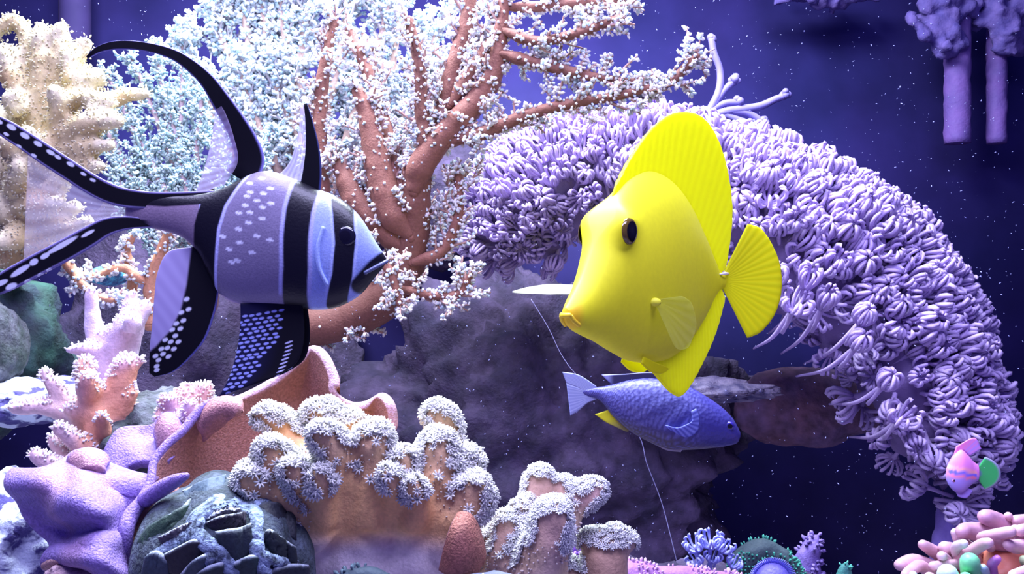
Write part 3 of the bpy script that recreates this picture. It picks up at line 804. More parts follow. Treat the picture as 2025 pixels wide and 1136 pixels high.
# ---- the cream finger leather coral in front, fringed with white polyps
def cream_front():
    D = 0.305
    B = (735, 1090, 130)
    paths = [
        [(728, 1230, 135, .328), (725, 1160, 135, .325), (720, 1070, 120, .32), (700, 1010, 80, .315)],
        [(780, 1150, 130, .325), (830, 1060, 105, .32), (860, 1000, 70, .315)],
        [(660, 1180, 90, .32), (620, 1060, 70, .315), (570, 985, 48, .312)],
        [(640, 1060, 60, .31), (560, 985, 44, .305), (497, 950, 33, .30)],
        [(600, 1000, 50, .31), (560, 930, 36, .305), (532, 893, 29, .302)],
        [(640, 1000, 52, .317), (592, 895, 34, .32), (560, 850, 29, .322), (526, 828, 24, .322)],
        [(690, 1020, 70, .317), (672, 900, 42, .322), (650, 835, 36, .325), (628, 822, 30, .325)],
        [(680, 880, 36, .323), (690, 838, 30, .325)],
        [(690, 1010, 62, .312), (672, 920, 42, .305), (655, 878, 33, .302), (640, 868, 30, .30)],
        [(735, 1020, 70, .312), (738, 920, 46, .308), (738, 873, 39, .306)],
        [(790, 1030, 60, .312), (798, 950, 36, .306), (797, 912, 27, .304)],
        [(780, 1000, 34, .306), (775, 955, 24, .299), (765, 938, 18, .297)],
        [(850, 1030, 70, .315), (862, 940, 50, .312), (865, 885, 38, .312)],
        [(880, 960, 40, .32), (893, 880, 28, .324), (880, 838, 29, .324), (868, 822, 27, .324)],
        [(880, 1000, 50, .315), (915, 935, 38, .314), (928, 915, 27, .314)],
        [(870, 1060, 70, .315), (915, 1000, 48, .31), (932, 968, 34, .308)],
        [(910, 1030, 40, .312), (950, 1000, 26, .310), (962, 985, 20, .310)],
        [(640, 1020, 40, .305), (635, 960, 28, .298), (632, 942, 20, .296)],
        [(600, 990, 34, .305), (588, 945, 26, .299), (578, 930, 22, .297)],
        [(820, 1030, 40, .306), (825, 985, 24, .300), (815, 962, 17, .298)],
    ]
    def colf(V, N, tn):
        ypx = 568 - (V[:, 2] - CAMZ) * F / V[:, 1]
        c = np.tile(np.array([0.80, 0.46, 0.20]), (len(V), 1))
        f = nz(V, 42, 1.0); c = mixc(c, (0.74, 0.56, 0.27), sstep(-0.1, 0.4, f) * 0.8)
        c = mixc(c, (0.78, 0.36, 0.17), sstep(0.05, 0.5, nz(V, 60, 8.0)) * 0.6)
        c = mixc(c, (0.66, 0.58, 0.62), sstep(1048, 1100, ypx + 20 * f) * 0.95)
        return mixc(c, (0.66, 0.40, 0.25), tn * 0.7)
    def pol(pm, V, N, tn, tips):
        v = VIEW(V); face = np.sum(N * v, 1); up = N[:, 2]
        bare = (face > 0.74) & (up < 0.42) & (rng.random(len(V)) < 0.97)
        m = (tn > 0.42) & (face > -0.45) & ~bare & (up > -0.6)
        i = pick(V, N, m, 0.00142)
        dirn = N[i] + rng.normal(0, 0.25, (len(i), 3)) + np.array([0, 0, 0.25])
        scatter(pm, STAR, V[i], dirn, rng.uniform(0.0014, 0.0022, len(i)), np.array([0.86, 0.85, 0.82]) * rng.uniform(0.85, 1.05, (len(i), 1)))
        # half-open buds further down
        m2 = (tn > 0.2) & (face > 0.2)
        j = pick(V, N, m2, 0.0026)
        scatter(pm, KNOB, V[j], N[j], rng.uniform(0.0005, 0.0009, len(j)), np.array([0.66, 0.56, 0.44]))
    leather('finger_leather_coral', 'large cream and orange finger leather coral fringed with white polyps, beside the dark shell', paths, D, 0.0011, P(730, 1200, .325), colf, pol, disp=((0.0012, 130, 1),), smooth=5)
cream_front()

# ---- its smaller neighbour with a forked tip
def cream_small():
    D = 0.32
    paths = [
        [(1000, 1300, 110, .335), (1010, 1180, 95, .33), (1030, 1110, 72, .325), (1045, 1060, 46, .325)],
        [(1040, 1100, 55, .325), (1058, 1010, 36, .33), (1065, 965, 31, .332), (1067, 952, 29, .332)],
        [(1075, 1090, 45, .325), (1112, 1030, 36, .33), (1125, 990, 36, .332), (1112, 965, 26, .332)],
        [(1115, 1010, 34, .332), (1150, 985, 30, .332), (1175, 970, 25, .332)],
        [(1060, 1170, 70, .318), (1080, 1080, 46, .312), (1092, 1030, 40, .31), (1094, 1020, 37, .31)],
        [(1030, 1080, 34, .325), (1028, 1030, 22, .325), (1026, 1008, 19, .325)],
        [(1000, 1110, 46, .322), (1002, 1060, 27, .322), (1002, 1036, 23, .322)],
        [(975, 1140, 46, .33), (955, 1090, 28, .33), (940, 1035, 18, .328), (936, 1022, 15, .328)],
        [(960, 1100, 24, .326), (968, 1070, 17, .324), (970, 1060, 15, .324)],
    ]
    def colf(V, N, tn):
        c = np.tile(np.array([0.62, 0.45, 0.30]), (len(V), 1)); f = nz(V, 55, 2.0)
        c = mixc(c, (0.60, 0.40, 0.46), sstep(-0.1, 0.4, f) * 0.7)
        return mixc(c, (0.62, 0.36, 0.30), tn * 0.6)
    def pol(pm, V, N, tn, tips):
        v = VIEW(V); face = np.sum(N * v, 1); up = N[:, 2]
        bare = (face > 0.74) & (up < 0.40) & (rng.random(len(V)) < 0.96)
        ypx = 568 - (V[:, 2] - CAMZ) * F / V[:, 1]; xpx = 1012.5 + V[:, 0] * F / V[:, 1]
        m = ((tn > 0.42) | ((up > 0.35) & (ypx < 1095) & (xpx < 1075))) & (face > -0.45) & ~bare & (up > -0.7)
        i = pick(V, N, m, 0.0013)
        scatter(pm, STAR, V[i], N[i] + rng.normal(0, .25, (len(i), 3)) + np.array([0, 0, .3]), rng.uniform(0.0011, 0.0017, len(i)), np.array([0.86, 0.86, 0.88]) * rng.uniform(.85, 1.05, (len(i), 1)))
        j = pick(V, N, (tn > .02) & (tn < .7) & (face > .2), 0.0022)
        scatter(pm, KNOB, V[j], N[j], rng.uniform(.0005, .0009, len(j)), np.array([0.70, 0.60, 0.55]))
    leather('finger_leather_coral', 'smaller tan finger leather coral with a forked white-fringed tip over the dark gap', paths, D, 0.0011, P(1010, 1200, .33), colf, pol, disp=((0.0010, 130, 1),), smooth=5)
    # mushroom-shaped head
    paths = [[(1195, 1260, 60, .335), (1196, 1130, 48, .335), (1198, 1095, 46, .335)],
             [(1198, 1110, 44, .335), (1180, 1078, 32, .335), (1168, 1072, 26, .335)],
             [(1198, 1110, 44, .335), (1210, 1075, 32, .335), (1215, 1066, 27, .335)],
             [(1198, 1105, 42, .335), (1230, 1078, 26, .335), (1238, 1074, 22, .335)],
             [(1120, 1260, 50, .335), (1118, 1150, 36, .335), (1116, 1128, 30, .335)]]
    def colf2(V, N, tn): return mixc(np.tile(np.array([0.46, 0.28, 0.20]), (len(V), 1)), (0.56, 0.40, 0.34), sstep(-.1, .4, nz(V, 70, 5.)))
    def pol2(pm, V, N, tn, tips):
        v = VIEW(V); face = np.sum(N * v, 1); ypx = 568 - (V[:, 2] - CAMZ) * F / V[:, 1]; xpx = 1012.5 + V[:, 0] * F / V[:, 1]
        m = (((ypx < 1084) & ((N[:, 2] > 0.1) | (ypx < 1062) | (np.abs(N[:, 0]) > .75))) | ((xpx < 1158) & (ypx < 1130) & (N[:, 2] > 0.1))) & (face > -.5)
        i = pick(V, N, m, 0.0013)
        scatter(pm, STAR, V[i], N[i] + rng.normal(0, .3, (len(i), 3)) + np.array([0, 0, .3]), rng.uniform(.0010, .0016, len(i)), np.array([0.86, 0.86, 0.86]) * rng.uniform(.8, 1.05, (len(i), 1)))
    leather('mushroom_leather_coral', 'stubby brown mushroom-shaped leather coral with a white frilly cap', paths, .335, 0.0011, P(1195, 1200, .335), colf2, pol2, disp=((0.0008, 130, 1),), smooth=5)
cream_small()

# ---- pink finger corals by the chalky stones
def pink_fingers():
    D = 0.365
    back = [
        [(235, 900, 60, .395), (228, 800, 50, .39), (215, 730, 40, .388), (196, 690, 26, .388), (184, 630, 17, .388), (180, 576, 13, .388)],
        [(225, 760, 40, .39), (236, 690, 38, .388), (258, 640, 29, .386), (280, 612, 20, .386), (288, 603, 15, .386)],
        [(250, 650, 24, .388), (258, 605, 15, .390), (263, 582, 12, .390)],
        [(262, 650, 20, .380), (262, 636, 16, .376)],
        [(200, 700, 20, .385), (160, 690, 14, .38), (138, 694, 9, .378)],
        [(215, 780, 34, .39), (180, 720, 22, .384), (176, 700, 14, .382)],
    ]
    def colb(V, N, tn):
        c = np.tile(np.array([0.62, 0.46, 0.62]), (len(V), 1)); return mixc(c, (0.74, 0.62, 0.78), sstep(-.2, .4, nz(V, 60, 3.)))
    def polb(pm, V, N, tn, tips):
        face = np.sum(N * VIEW(V), 1)
        j = pick(V, N, (face > -.3) & (N[:, 2] > 0.35), 0.0021)
        scatter(pm, KNOB, V[j], N[j], rng.uniform(.0005, .0009, len(j)), np.array([0.88, 0.84, 0.90]))
    leather('finger_coral', 'tall pale pink finger coral with smooth bare tips below the cardinalfish tail', back, .388, 0.0013, P(235, 880, .395), colb, polb, smooth=5)
    front = [
        [(215, 1010, 60, .365), (205, 900, 44, .36), (192, 840, 32, .356), (175, 770, 24, .355), (168, 722, 19, .355)],
        [(180, 780, 22, .352), (172, 752, 18, .349)],
        [(215, 900, 40, .362), (222, 830, 32, .36), (238, 760, 28, .36), (250, 722, 24, .36)],
        [(262, 722, 18, .362), (272, 714, 13, .362)],
        [(225, 830, 28, .36), (250, 790, 18, .358), (262, 780, 13, .358)],
        [(225, 870, 26, .36), (255, 820, 17, .36), (263, 810, 13, .36)],
        [(190, 880, 30, .362), (150, 820, 22, .362), (112, 772, 16, .36), (90, 738, 12, .36)],
        [(150, 825, 22, .362), (90, 806, 18, .358), (28, 808, 13, .355)],
        [(165, 830, 22, .358), (135, 812, 14, .352)],
        [(210, 930, 36, .355), (170, 890, 22, .348), (118, 848, 16, .345)],
        [(190, 950, 28, .352), (125, 900, 16, .35), (105, 868, 13, .35)],
        [(165, 960, 24, .345), (110, 925, 20, .342), (72, 902, 16, .34)],
        [(205, 860, 20, .352), (200, 825, 12, .345)],
    ]
    def colr(V, N, tn):
        c = np.tile(np.array([0.64, 0.30, 0.20]), (len(V), 1)); c = mixc(c, (0.66, 0.42, 0.50), sstep(-.1, .4, nz(V, 55, 3.)))
        xpx = 1012.5 + V[:, 0] * F / V[:, 1]
        return mixc(c, (0.66, 0.46, 0.48), sstep(170, 130, xpx))
    def polr(pm, V, N, tn, tips):
        face = np.sum(N * VIEW(V), 1)
        m = (face > -.4) & ((tn > .75) & (N[:, 2] > -.1) | (N[:, 2] > .45)) & ~((face > .75) & (N[:, 2] < .2))
        j = pick(V, N, m, 0.0014)
        scatter(pm, KNOB, V[j], N[j] + rng.normal(0, .3, (len(j), 3)), rng.uniform(.0006, .0011, len(j)), np.array([0.88, 0.82, 0.84]) * rng.uniform(.85, 1.05, (len(j), 1)))
    leather('finger_coral', 'orange-pink finger coral with frosted tips above the folded purple leather', front, D, 0.0012, P(205, 960, .36), colr, polr, smooth=5)
    small = [
        [(370, 920, 60, .352), (360, 850, 40, .35), (342, 810, 24, .348), (333, 796, 20, .346)],
        [(372, 870, 40, .352), (368, 800, 24, .352), (366, 778, 20, .352)],
        [(385, 870, 36, .352), (396, 800, 24, .355), (402, 772, 18, .355)],
        [(372, 850, 26, .346), (376, 815, 17, .342), (374, 803, 15, .341)],
        [(345, 850, 24, .346), (318, 822, 14, .345)],
    ]
    def cols(V, N, tn): return mixc(np.tile(np.array([0.64, 0.36, 0.34]), (len(V), 1)), (0.60, 0.42, 0.58), sstep(-.1, .4, nz(V, 60, 4.)))
    def pols(pm, V, N, tn, tips):
        face = np.sum(N * VIEW(V), 1); m = (face > -.4) & (tn > .3) & ~((face > .86) & (N[:, 2] < .1))
        j = pick(V, N, m, 0.0013)
        scatter(pm, KNOB, V[j], N[j] + rng.normal(0, .3, (len(j), 3)), rng.uniform(.0006, .0010, len(j)), np.array([0.88, 0.80, 0.82]) * rng.uniform(.85, 1.05, (len(j), 1)))
    leather('finger_coral', 'small cluster of frosted pink fingers rising behind the purple fold', small, .35, 0.0011, P(370, 930, .352), cols, pols, smooth=5)
pink_fingers()

# ---- the knobby cream coral at the upper corner
def cream_corner():
    D = 0.43
    paths = [
        [(30, 520, 60, .45), (50, 440, 60, .445), (70, 360, 52, .44), (78, 260, 40, .435), (84, 150, 26, .43), (82, 62, 19, .43)],
        [(85, 230, 34, .435), (115, 130, 22, .43), (122, 58, 17, .43)],
        [(100, 200, 28, .435), (140, 130, 19, .43), (168, 86, 15, .43)],
        [(60, 190, 26, .435), (58, 100, 18, .435), (42, 52, 17, .435), (10, 48, 17, .435), (-25, 80, 17, .435)],
        [(70, 220, 32, .432), (30, 160, 24, .43), (12, 105, 20, .43)],
        [(90, 260, 36, .432), (140, 190, 26, .428), (188, 155, 22, .425)],
        [(150, 190, 20, .43), (160, 140, 16, .432)],
        [(100, 300, 40, .43), (150, 260, 30, .422), (195, 240, 25, .418), (228, 238, 17, .416)],
        [(180, 250, 20, .42), (188, 215, 17, .418)],
        [(110, 320, 34, .43), (160, 300, 22, .42), (213, 284, 13, .416)],
        [(60, 330, 44, .435), (20, 270, 34, .43), (-20, 230, 30, .43)],
        [(60, 360, 44, .435), (10, 340, 36, .43), (-30, 320, 32, .43)],
        [(60, 400, 44, .44), (100, 380, 26, .43), (120, 350, 18, .425)],
        [(50, 450, 40, .44), (20, 420, 30, .43), (-10, 400, 24, .425)],
        [(60, 460, 40, .44), (110, 430, 24, .435), (150, 410, 14, .43)],
        [(100, 330, 24, .428), (70, 290, 22, .418), (55, 262, 18, .414)],
        [(120, 250, 24, .424), (115, 205, 19, .418), (110, 180, 15, .416)],
        [(40, 220, 24, .425), (25, 195, 20, .42)],
        [(190, 210, 18, .44), (240, 190, 16, .445), (285, 188, 12, .448)],
        [(30, 380, 24, .425), (40, 330, 18, .415)],
    ]
    paths += [
        [(60, 440, 40, .44), (30, 470, 26, .425), (-10, 480, 18, .42)], [(80, 440, 34, .44), (130, 455, 20, .43), (175, 440, 13, .425)],
        [(50, 400, 34, .43), (85, 410, 20, .418), (118, 400, 14, .414)], [(110, 270, 26, .425), (160, 330, 18, .42), (200, 330, 12, .415)],
        [(130, 200, 20, .425), (185, 195, 17, .42), (222, 205, 13, .418)], [(30, 300, 26, .42), (10, 280, 18, .412), (0, 262, 15, .41)],
        [(100, 120, 18, .43), (98, 85, 15, .432)], [(140, 160, 18, .425), (138, 110, 14, .425)],
    ]
    def colf(V, N, tn):
        c = np.tile(np.array([0.62, 0.50, 0.27]), (len(V), 1)); f = nz(V, 40, 6.)
        c = mixc(c, (0.52, 0.34, 0.17), sstep(0., .5, f) * .8)
        c = mixc(c, (0.78, 0.72, 0.50), tn * .7)
        return c
    def pol(pm, V, N, tn, tips):
        face = np.sum(N * VIEW(V), 1); j = pick(V, N, (face > -.3) & (rng.random(len(V)) < .5), 0.0017)
        scatter(pm, KNOB, V[j] + rng.normal(0, .0005, (len(j), 3)), N[j] + rng.normal(0, .2, (len(j), 3)), rng.uniform(.0006, .0010, len(j)), np.array([0.76, 0.70, 0.50]) * rng.uniform(.8, 1.08, (len(j), 1)))
    leather('knobby_finger_coral', 'knobby cream-yellow finger coral behind the upper tail lobe of the cardinalfish', paths, D, 0.0014, P(40, 540, .45), colf, pol, disp=((0.0012, 190, 1),), smooth=3)
cream_corner()

# ---------------------------------------------------------------- folded leather corals (sheets)
M_purple = mat('purple_leather', attr=True, rough=0.6, spec=0.22, nscale=330, jitter=0.26, bump=0.7, bscale=1400, trans=0.05)
PUR, PURD, BRN = np.array([0.265, 0.18, 0.47]), np.array([0.24, 0.14, 0.36]), np.array([0.38, 0.18, 0.155])
def folded():
    root = thing('folded_leather_coral', 'folded purple leather coral with a tall brown inner fan behind the dark shell', 'coral', P(330, 1180, .33))
    def cpur(u, v, G):
        c = np.tile(PUR, (len(u), 1)); f = nz(G, 60, 2.); c = mixc(c, (0.40, 0.24, 0.40), sstep(0., .5, f) * .7)
        return c
    def crust(u, v, G):
        c = np.tile(BRN, (len(u), 1)); f = nz(G, 45, 2.); c = mixc(c, (0.42, 0.23, 0.25), sstep(0., .5, f) * .7)
        return mixc(c, (0.56, 0.38, 0.50), sstep(0.035, 0.005, np.minimum(u, 1)) * .8)
    A = [[(26, 930, .335), (85, 938, .318), (130, 918, .322), (157, 897, .330), (205, 912, .322), (262, 930, .318), (312, 940, .315)],
         [(14, 962, .322), (78, 958, .306), (130, 945, .308), (165, 935, .306), (208, 945, .310), (258, 955, .312), (302, 962, .312)],
         [(26, 990, .318), (88, 985, .306), (130, 982, .298), (168, 978, .296), (208, 985, .306), (250, 990, .310), (284, 996, .310)],
         [(52, 1020, .316), (98, 1012, .312), (132, 1010, .300), (165, 1012, .290), (205, 1016, .290), (240, 1022, .304), (266, 1026, .306)],
         [(74, 1050, .314), (108, 1045, .312), (136, 1048, .308), (165, 1050, .298), (200, 1052, .292), (230, 1058, .300), (254, 1062, .304)],
         [(98, 1080, .312), (122, 1080, .306), (145, 1085, .298), (172, 1086, .290), (200, 1088, .286), (228, 1092, .294), (250, 1094, .30)],
         [(95, 1108, .305), (125, 1102, .296), (150, 1108, .288), (178, 1112, .282), (205, 1118, .281), (232, 1128, .286), (252, 1134, .296)],
         [(88, 1125, .31), (125, 1116, .302), (155, 1124, .296), (182, 1130, .29), (208, 1140, .287), (235, 1155, .29), (258, 1165, .30)]]
    mb = MB(); patch(mb, A, 90, 80, 0.0042, colf=cpur, rim=0.05, wave=lambda u, v: 0.0012 * np.sin(u * 16 + v * 5))
    mb.build('purple_fold', M_purple, root)
    B = [[(206, 915, .336), (222, 875, .338), (236, 852, .340), (270, 846, .342), (305, 842, .342), (326, 822, .344), (344, 826, .344), (356, 852, .340)],
         [(210, 925, .332), (232, 890, .334), (255, 875, .336), (285, 872, .338), (312, 866, .338), (332, 850, .337), (346, 850, .336), (352, 872, .334)],
         [(225, 935, .328), (245, 910, .330), (268, 898, .330), (294, 896, .330), (314, 892, .330), (330, 885, .330), (340, 885, .330), (345, 896, .330)],
         [(245, 945, .326), (262, 930, .326), (280, 922, .325), (300, 922, .325), (314, 922, .325), (322, 922, .325), (330, 922, .325), (335, 922, .325)]]
    mb = MB(); patch(mb, B, 50, 80, 0.0042, colf=cpur, rim=0.06); mb.build('purple_fold', M_purple, root)
    # small upright ears on the fold
    for pts in ([[(150, 925, .318), (140, 905, .318), (170, 893, .318), (200, 900, .318), (212, 920, .318)], [(160, 935, .312), (160, 918, .312), (175, 910, .310), (195, 914, .312), (205, 930, .312)], [(165, 945, .310), (168, 935, .308), (178, 932, .307), (192, 934, .308), (200, 942, .310)]],
                [[(312, 870, .334), (318, 835, .334), (330, 820, .334), (344, 830, .334), (352, 862, .334)], [(315, 880, .330), (322, 855, .329), (332, 846, .328), (342, 852, .329), (348, 872, .330)], [(318, 895, .328), (325, 885, .327), (332, 880, .326), (340, 884, .327), (345, 890, .328)]]):
        mb = MB(); patch(mb, pts, 30, 40, 0.004, colf=lambda u, v, G: mixc(np.tile(np.array([0.42, 0.22, 0.28]), (len(u), 1)), PUR, sstep(.25, .02, np.minimum(np.minimum(v, 1 - v), u))), rim=0.12)
        mb.build('ear_fold', M_purple, root)
    # tall brown fan
    C = [[(300, 942, .322), (330, 880, .326), (372, 835, .33), (420, 796, .335), (475, 782, .345), (540, 750, .35), (590, 708, .352), (618, 684, .352), (642, 700, .348), (660, 740, .344), (662, 770, .342), (690, 795, .350), (722, 798, .356), (752, 778, .352), (774, 800, .346), (780, 850, .346)],
         [(285, 985, .318), (322, 925, .325), (372, 880, .333), (425, 845, .340), (480, 830, .348), (540, 800, .356), (588, 770, .360), (616, 750, .358), (640, 760, .352), (658, 790, .348), (668, 815, .350), (692, 835, .358), (722, 838, .362), (748, 828, .358), (765, 845, .352), (770, 880, .352)],
         [(262, 1030, .312), (310, 985, .322), (370, 940, .334), (430, 905, .342), (490, 890, .350), (545, 870, .358), (590, 850, .362), (615, 840, .362), (640, 845, .358), (660, 860, .356), (675, 880, .358), (695, 890, .362), (720, 895, .365), (742, 890, .362), (755, 900, .360), (758, 920, .360)],
         [(248, 1080, .308), (300, 1050, .320), (365, 1020, .333), (430, 985, .342), (495, 970, .350), (550, 960, .356), (590, 950, .360), (615, 945, .361), (640, 945, .361), (660, 950, .361), (678, 955, .361), (695, 960, .363), (715, 965, .364), (730, 965, .364), (742, 970, .364), (746, 980, .364)],
         [(262, 1150, .310), (310, 1130, .320), (370, 1110, .332), (430, 1090, .340), (495, 1080, .347), (550, 1070, .352), (590, 1060, .356), (615, 1055, .358), (640, 1055, .36), (660, 1058, .36), (678, 1060, .36), (695, 1060, .36), (710, 1062, .36), (722, 1064, .36), (732, 1066, .36), (738, 1070, .36)]]
    mb = MB(); patch(mb, C, 70, 170, 0.0040, colf=crust, rim=0.03); fan = mb.build('brown_fan', M_purple, root); fan['label'] = 'rust brown inner face of the fan'
    # thick rolled purple rim, lip and tongue
    def roll(path, n, name, cols):
        a, r = pxpath(path, None, n); mb = MB(); mb.tube(a, r, 18, np.array(cols)); mb.build(name, M_purple, root)
    roll([(258, 1180, 17, .306), (247, 1110, 16, .300), (247, 1060, 16, .298), (258, 1022, 16, .302), (282, 988, 12, .306), (298, 952, 9, .310), (304, 915, 8, .314), (328, 882, 9, .318), (362, 852, 9, .322), (388, 820, 10, .326), (414, 800, 10, .328), (445, 792, 9, .328), (470, 797, 7, .326)], 70, 'rolled_rim', tuple(PUR))
    roll([(285, 990, 16, .305), (318, 968, 17, .302), (346, 952, 14, .299), (368, 942, 7, .297)], 30, 'tongue_fold', tuple(PUR))
    roll([(262, 1060, 22, .306), (280, 1020, 22, .308), (312, 992, 20, .310), (342, 975, 14, .31)], 30, 'inner_fold', tuple(BRN))
    mb = MB(); patch(mb, [[(392, 830, .332), (410, 802, .330), (445, 790, .328), (482, 800, .325)], [(396, 850, .328), (420, 822, .324), (450, 808, .322), (480, 812, .320)], [(400, 872, .332), (425, 850, .330), (448, 835, .328), (470, 824, .322)]], 30, 40, 0.004, colf=lambda u, v, G: np.tile(np.array([0.40, 0.19, 0.20]), (len(u), 1)), rim=0.1)
    mb.build('rim_lip', M_purple, root)
    # root lobes at the bottom edge with crusty grain
    mb = MB(); a, r = pxpath([(90, 1120, 9, .300), (105, 1112, 9, .296), (125, 1108, 8, .292), (142, 1100, 6, .29)], None, 20); mb.tube(a, r, 12, (0.46, 0.26, 0.26)); mb.build('curled_edge', M_purple, root)
folded()
prock('reef_rock', 165, 1150, 0.295, (70, 40), 0.010, mat('pink_gravel', (0.50, 0.34, 0.40), (0.20, 0.10, 0.14), nscale=260, rough=.9, bump=1.0, bscale=700), 12, 'small gravelly pink stone tucked under the purple fold', detail=120)

# brown flap between the two cream corals
mb = MB(); patch(mb, [[(912, 1020, .300), (922, 1016, .299), (934, 1030, .300), (944, 1060, .302), (952, 1100, .305)], [(894, 1045, .296), (912, 1048, .294), (926, 1060, .295), (940, 1085, .298), (950, 1115, .303)], [(884, 1080, .296), (900, 1085, .293), (916, 1095, .293), (930, 1110, .296), (940, 1130, .30)], [(872, 1130, .298), (888, 1140, .295), (905, 1150, .295), (920, 1160, .298), (932, 1170, .30)]], 40, 40, 0.004,
                  colf=lambda u, v, G: mixc(np.tile(np.array([0.37, 0.15, 0.11]), (len(u), 1)), (0.50, 0.36, 0.62), sstep(.08, .0, v)), rim=.08)
tag(mb.build('leather_flap', M_purple), 'upright rust brown leather flap between the two cream finger corals', 'coral')

# ---------------------------------------------------------------- the dark fluted shell
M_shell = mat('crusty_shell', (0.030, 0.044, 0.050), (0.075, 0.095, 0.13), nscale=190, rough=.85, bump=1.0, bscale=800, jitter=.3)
M_scute = mat('dark_scute', attr=True, rough=.6, spec=.3, nscale=300, jitter=.2, bump=.3, bscale=900)
def shell():
    root = thing('fluted_shell', 'dark green fluted shell with pale crusty ribs in front of the brown fan', 'shell', P(425, 1200, .295))
    D = [[(300, 1035, .312), (345, 990, .314), (395, 955, .316), (450, 948, .318), (500, 968, .318), (545, 985, .317), (585, 1015, .314), (602, 1060, .312)],
         [(275, 1070, .302), (335, 1020, .300), (395, 990, .299), (450, 985, .299), (500, 1000, .299), (545, 1020, .300), (580, 1045, .302), (604, 1085, .306)],
         [(262, 1110, .296), (325, 1070, .290), (390, 1045, .286), (448, 1040, .285), (500, 1048, .286), (548, 1065, .290), (584, 1085, .296), (606, 1115, .302)],
         [(258, 1160, .294), (320, 1130, .286), (388, 1110, .281), (448, 1105, .280), (502, 1110, .281), (550, 1120, .286), (588, 1135, .293), (608, 1160, .300)],
         [(262, 1230, .296), (325, 1210, .288), (390, 1195, .283), (448, 1190, .282), (502, 1195, .283), (552, 1205, .288), (590, 1215, .295), (610, 1235, .302)]]
    c = np.array(D, float)
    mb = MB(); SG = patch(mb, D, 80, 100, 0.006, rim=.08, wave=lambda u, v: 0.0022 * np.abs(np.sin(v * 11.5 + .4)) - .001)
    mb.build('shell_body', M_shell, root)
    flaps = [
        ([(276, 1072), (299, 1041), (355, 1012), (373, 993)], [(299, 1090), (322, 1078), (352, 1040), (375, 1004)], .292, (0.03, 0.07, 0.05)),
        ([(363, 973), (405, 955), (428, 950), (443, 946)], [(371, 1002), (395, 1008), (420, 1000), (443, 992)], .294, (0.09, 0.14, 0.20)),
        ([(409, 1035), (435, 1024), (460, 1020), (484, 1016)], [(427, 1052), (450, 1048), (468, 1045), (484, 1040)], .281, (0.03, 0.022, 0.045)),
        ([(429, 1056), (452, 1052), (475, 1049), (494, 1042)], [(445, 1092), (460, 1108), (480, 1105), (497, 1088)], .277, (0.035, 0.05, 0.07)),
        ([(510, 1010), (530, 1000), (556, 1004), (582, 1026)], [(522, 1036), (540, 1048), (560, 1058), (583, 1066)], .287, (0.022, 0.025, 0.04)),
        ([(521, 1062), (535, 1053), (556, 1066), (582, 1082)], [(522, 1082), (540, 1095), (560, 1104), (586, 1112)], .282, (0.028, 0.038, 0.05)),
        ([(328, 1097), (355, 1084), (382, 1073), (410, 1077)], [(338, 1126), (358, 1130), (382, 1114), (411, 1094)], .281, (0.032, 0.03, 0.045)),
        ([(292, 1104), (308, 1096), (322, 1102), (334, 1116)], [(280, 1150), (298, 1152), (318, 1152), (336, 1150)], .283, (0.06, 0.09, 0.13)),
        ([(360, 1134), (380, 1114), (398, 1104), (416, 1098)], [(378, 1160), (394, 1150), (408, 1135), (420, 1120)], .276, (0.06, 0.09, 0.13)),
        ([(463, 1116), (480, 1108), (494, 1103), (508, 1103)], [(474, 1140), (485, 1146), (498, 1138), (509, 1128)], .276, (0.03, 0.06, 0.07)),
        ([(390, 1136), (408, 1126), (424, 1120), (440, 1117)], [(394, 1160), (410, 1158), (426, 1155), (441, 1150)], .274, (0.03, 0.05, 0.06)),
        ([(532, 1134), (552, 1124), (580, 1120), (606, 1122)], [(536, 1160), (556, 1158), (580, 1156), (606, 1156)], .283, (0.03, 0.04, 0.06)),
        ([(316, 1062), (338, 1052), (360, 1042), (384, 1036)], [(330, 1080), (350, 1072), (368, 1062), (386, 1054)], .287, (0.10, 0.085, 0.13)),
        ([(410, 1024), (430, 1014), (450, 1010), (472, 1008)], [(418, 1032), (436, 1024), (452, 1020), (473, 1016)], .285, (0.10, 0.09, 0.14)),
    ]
    S = SG.reshape(-1, 3); sx = 1012.5 + S[:, 0] * F / S[:, 1]; sy = 568 - (S[:, 2] - CAMZ) * F / S[:, 1]
    depth_at = lambda x, y: S[np.argmin((sx - x) ** 2 + (sy - y) ** 2), 1]
    M_rib = mat('pale_rib_crust', (0.25, 0.32, 0.46), (0.05, 0.065, 0.10), nscale=300, rough=.9, bump=1.0, bscale=1000, contrast=(.46, .62))
    for path in ([(446, 978, 16), (420, 1005, 14), (392, 1030, 17), (390, 1058, 20), (420, 1084, 15), (444, 1108, 17), (462, 1140, 18), (470, 1170, 18)],
                 [(448, 990, 10), (478, 1006, 9), (504, 1018, 14), (508, 1050, 11), (508, 1086, 12), (520, 1112, 11), (524, 1150, 14)],
                 [(388, 1050, 10), (356, 1070, 9), (322, 1092, 8), (300, 1104, 6)], [(500, 1000, 12), (540, 992, 7), (578, 1006, 6), (598, 1036, 6)],
                 [(400, 1020, 8), (430, 1008, 6), (462, 1002, 7)], [(420, 1085, 9), (412, 1110, 9), (380, 1140, 8)], [(515, 1100, 8), (550, 1112, 6), (590, 1118, 5)]):
        g = strip([(x, y, w) for x, y, w in path], 40, 9)
        q = np.linspace(-1, 1, 9)
        G = np.array([[P(g[i, j, 0], g[i, j, 1], depth_at(g[i, j, 0], g[i, j, 1]) - .0036 - .0007 * (1 - q[j] ** 2) + .0008 * noise.noise(Vector((g[i, j, 0] * .09, g[i, j, 1] * .09, 0)))) for j in range(9)] for i in range(40)])
        mb = MB(); sheet(mb, G, .003, rim=.22); mb.build('crust_rib', M_rib, root)
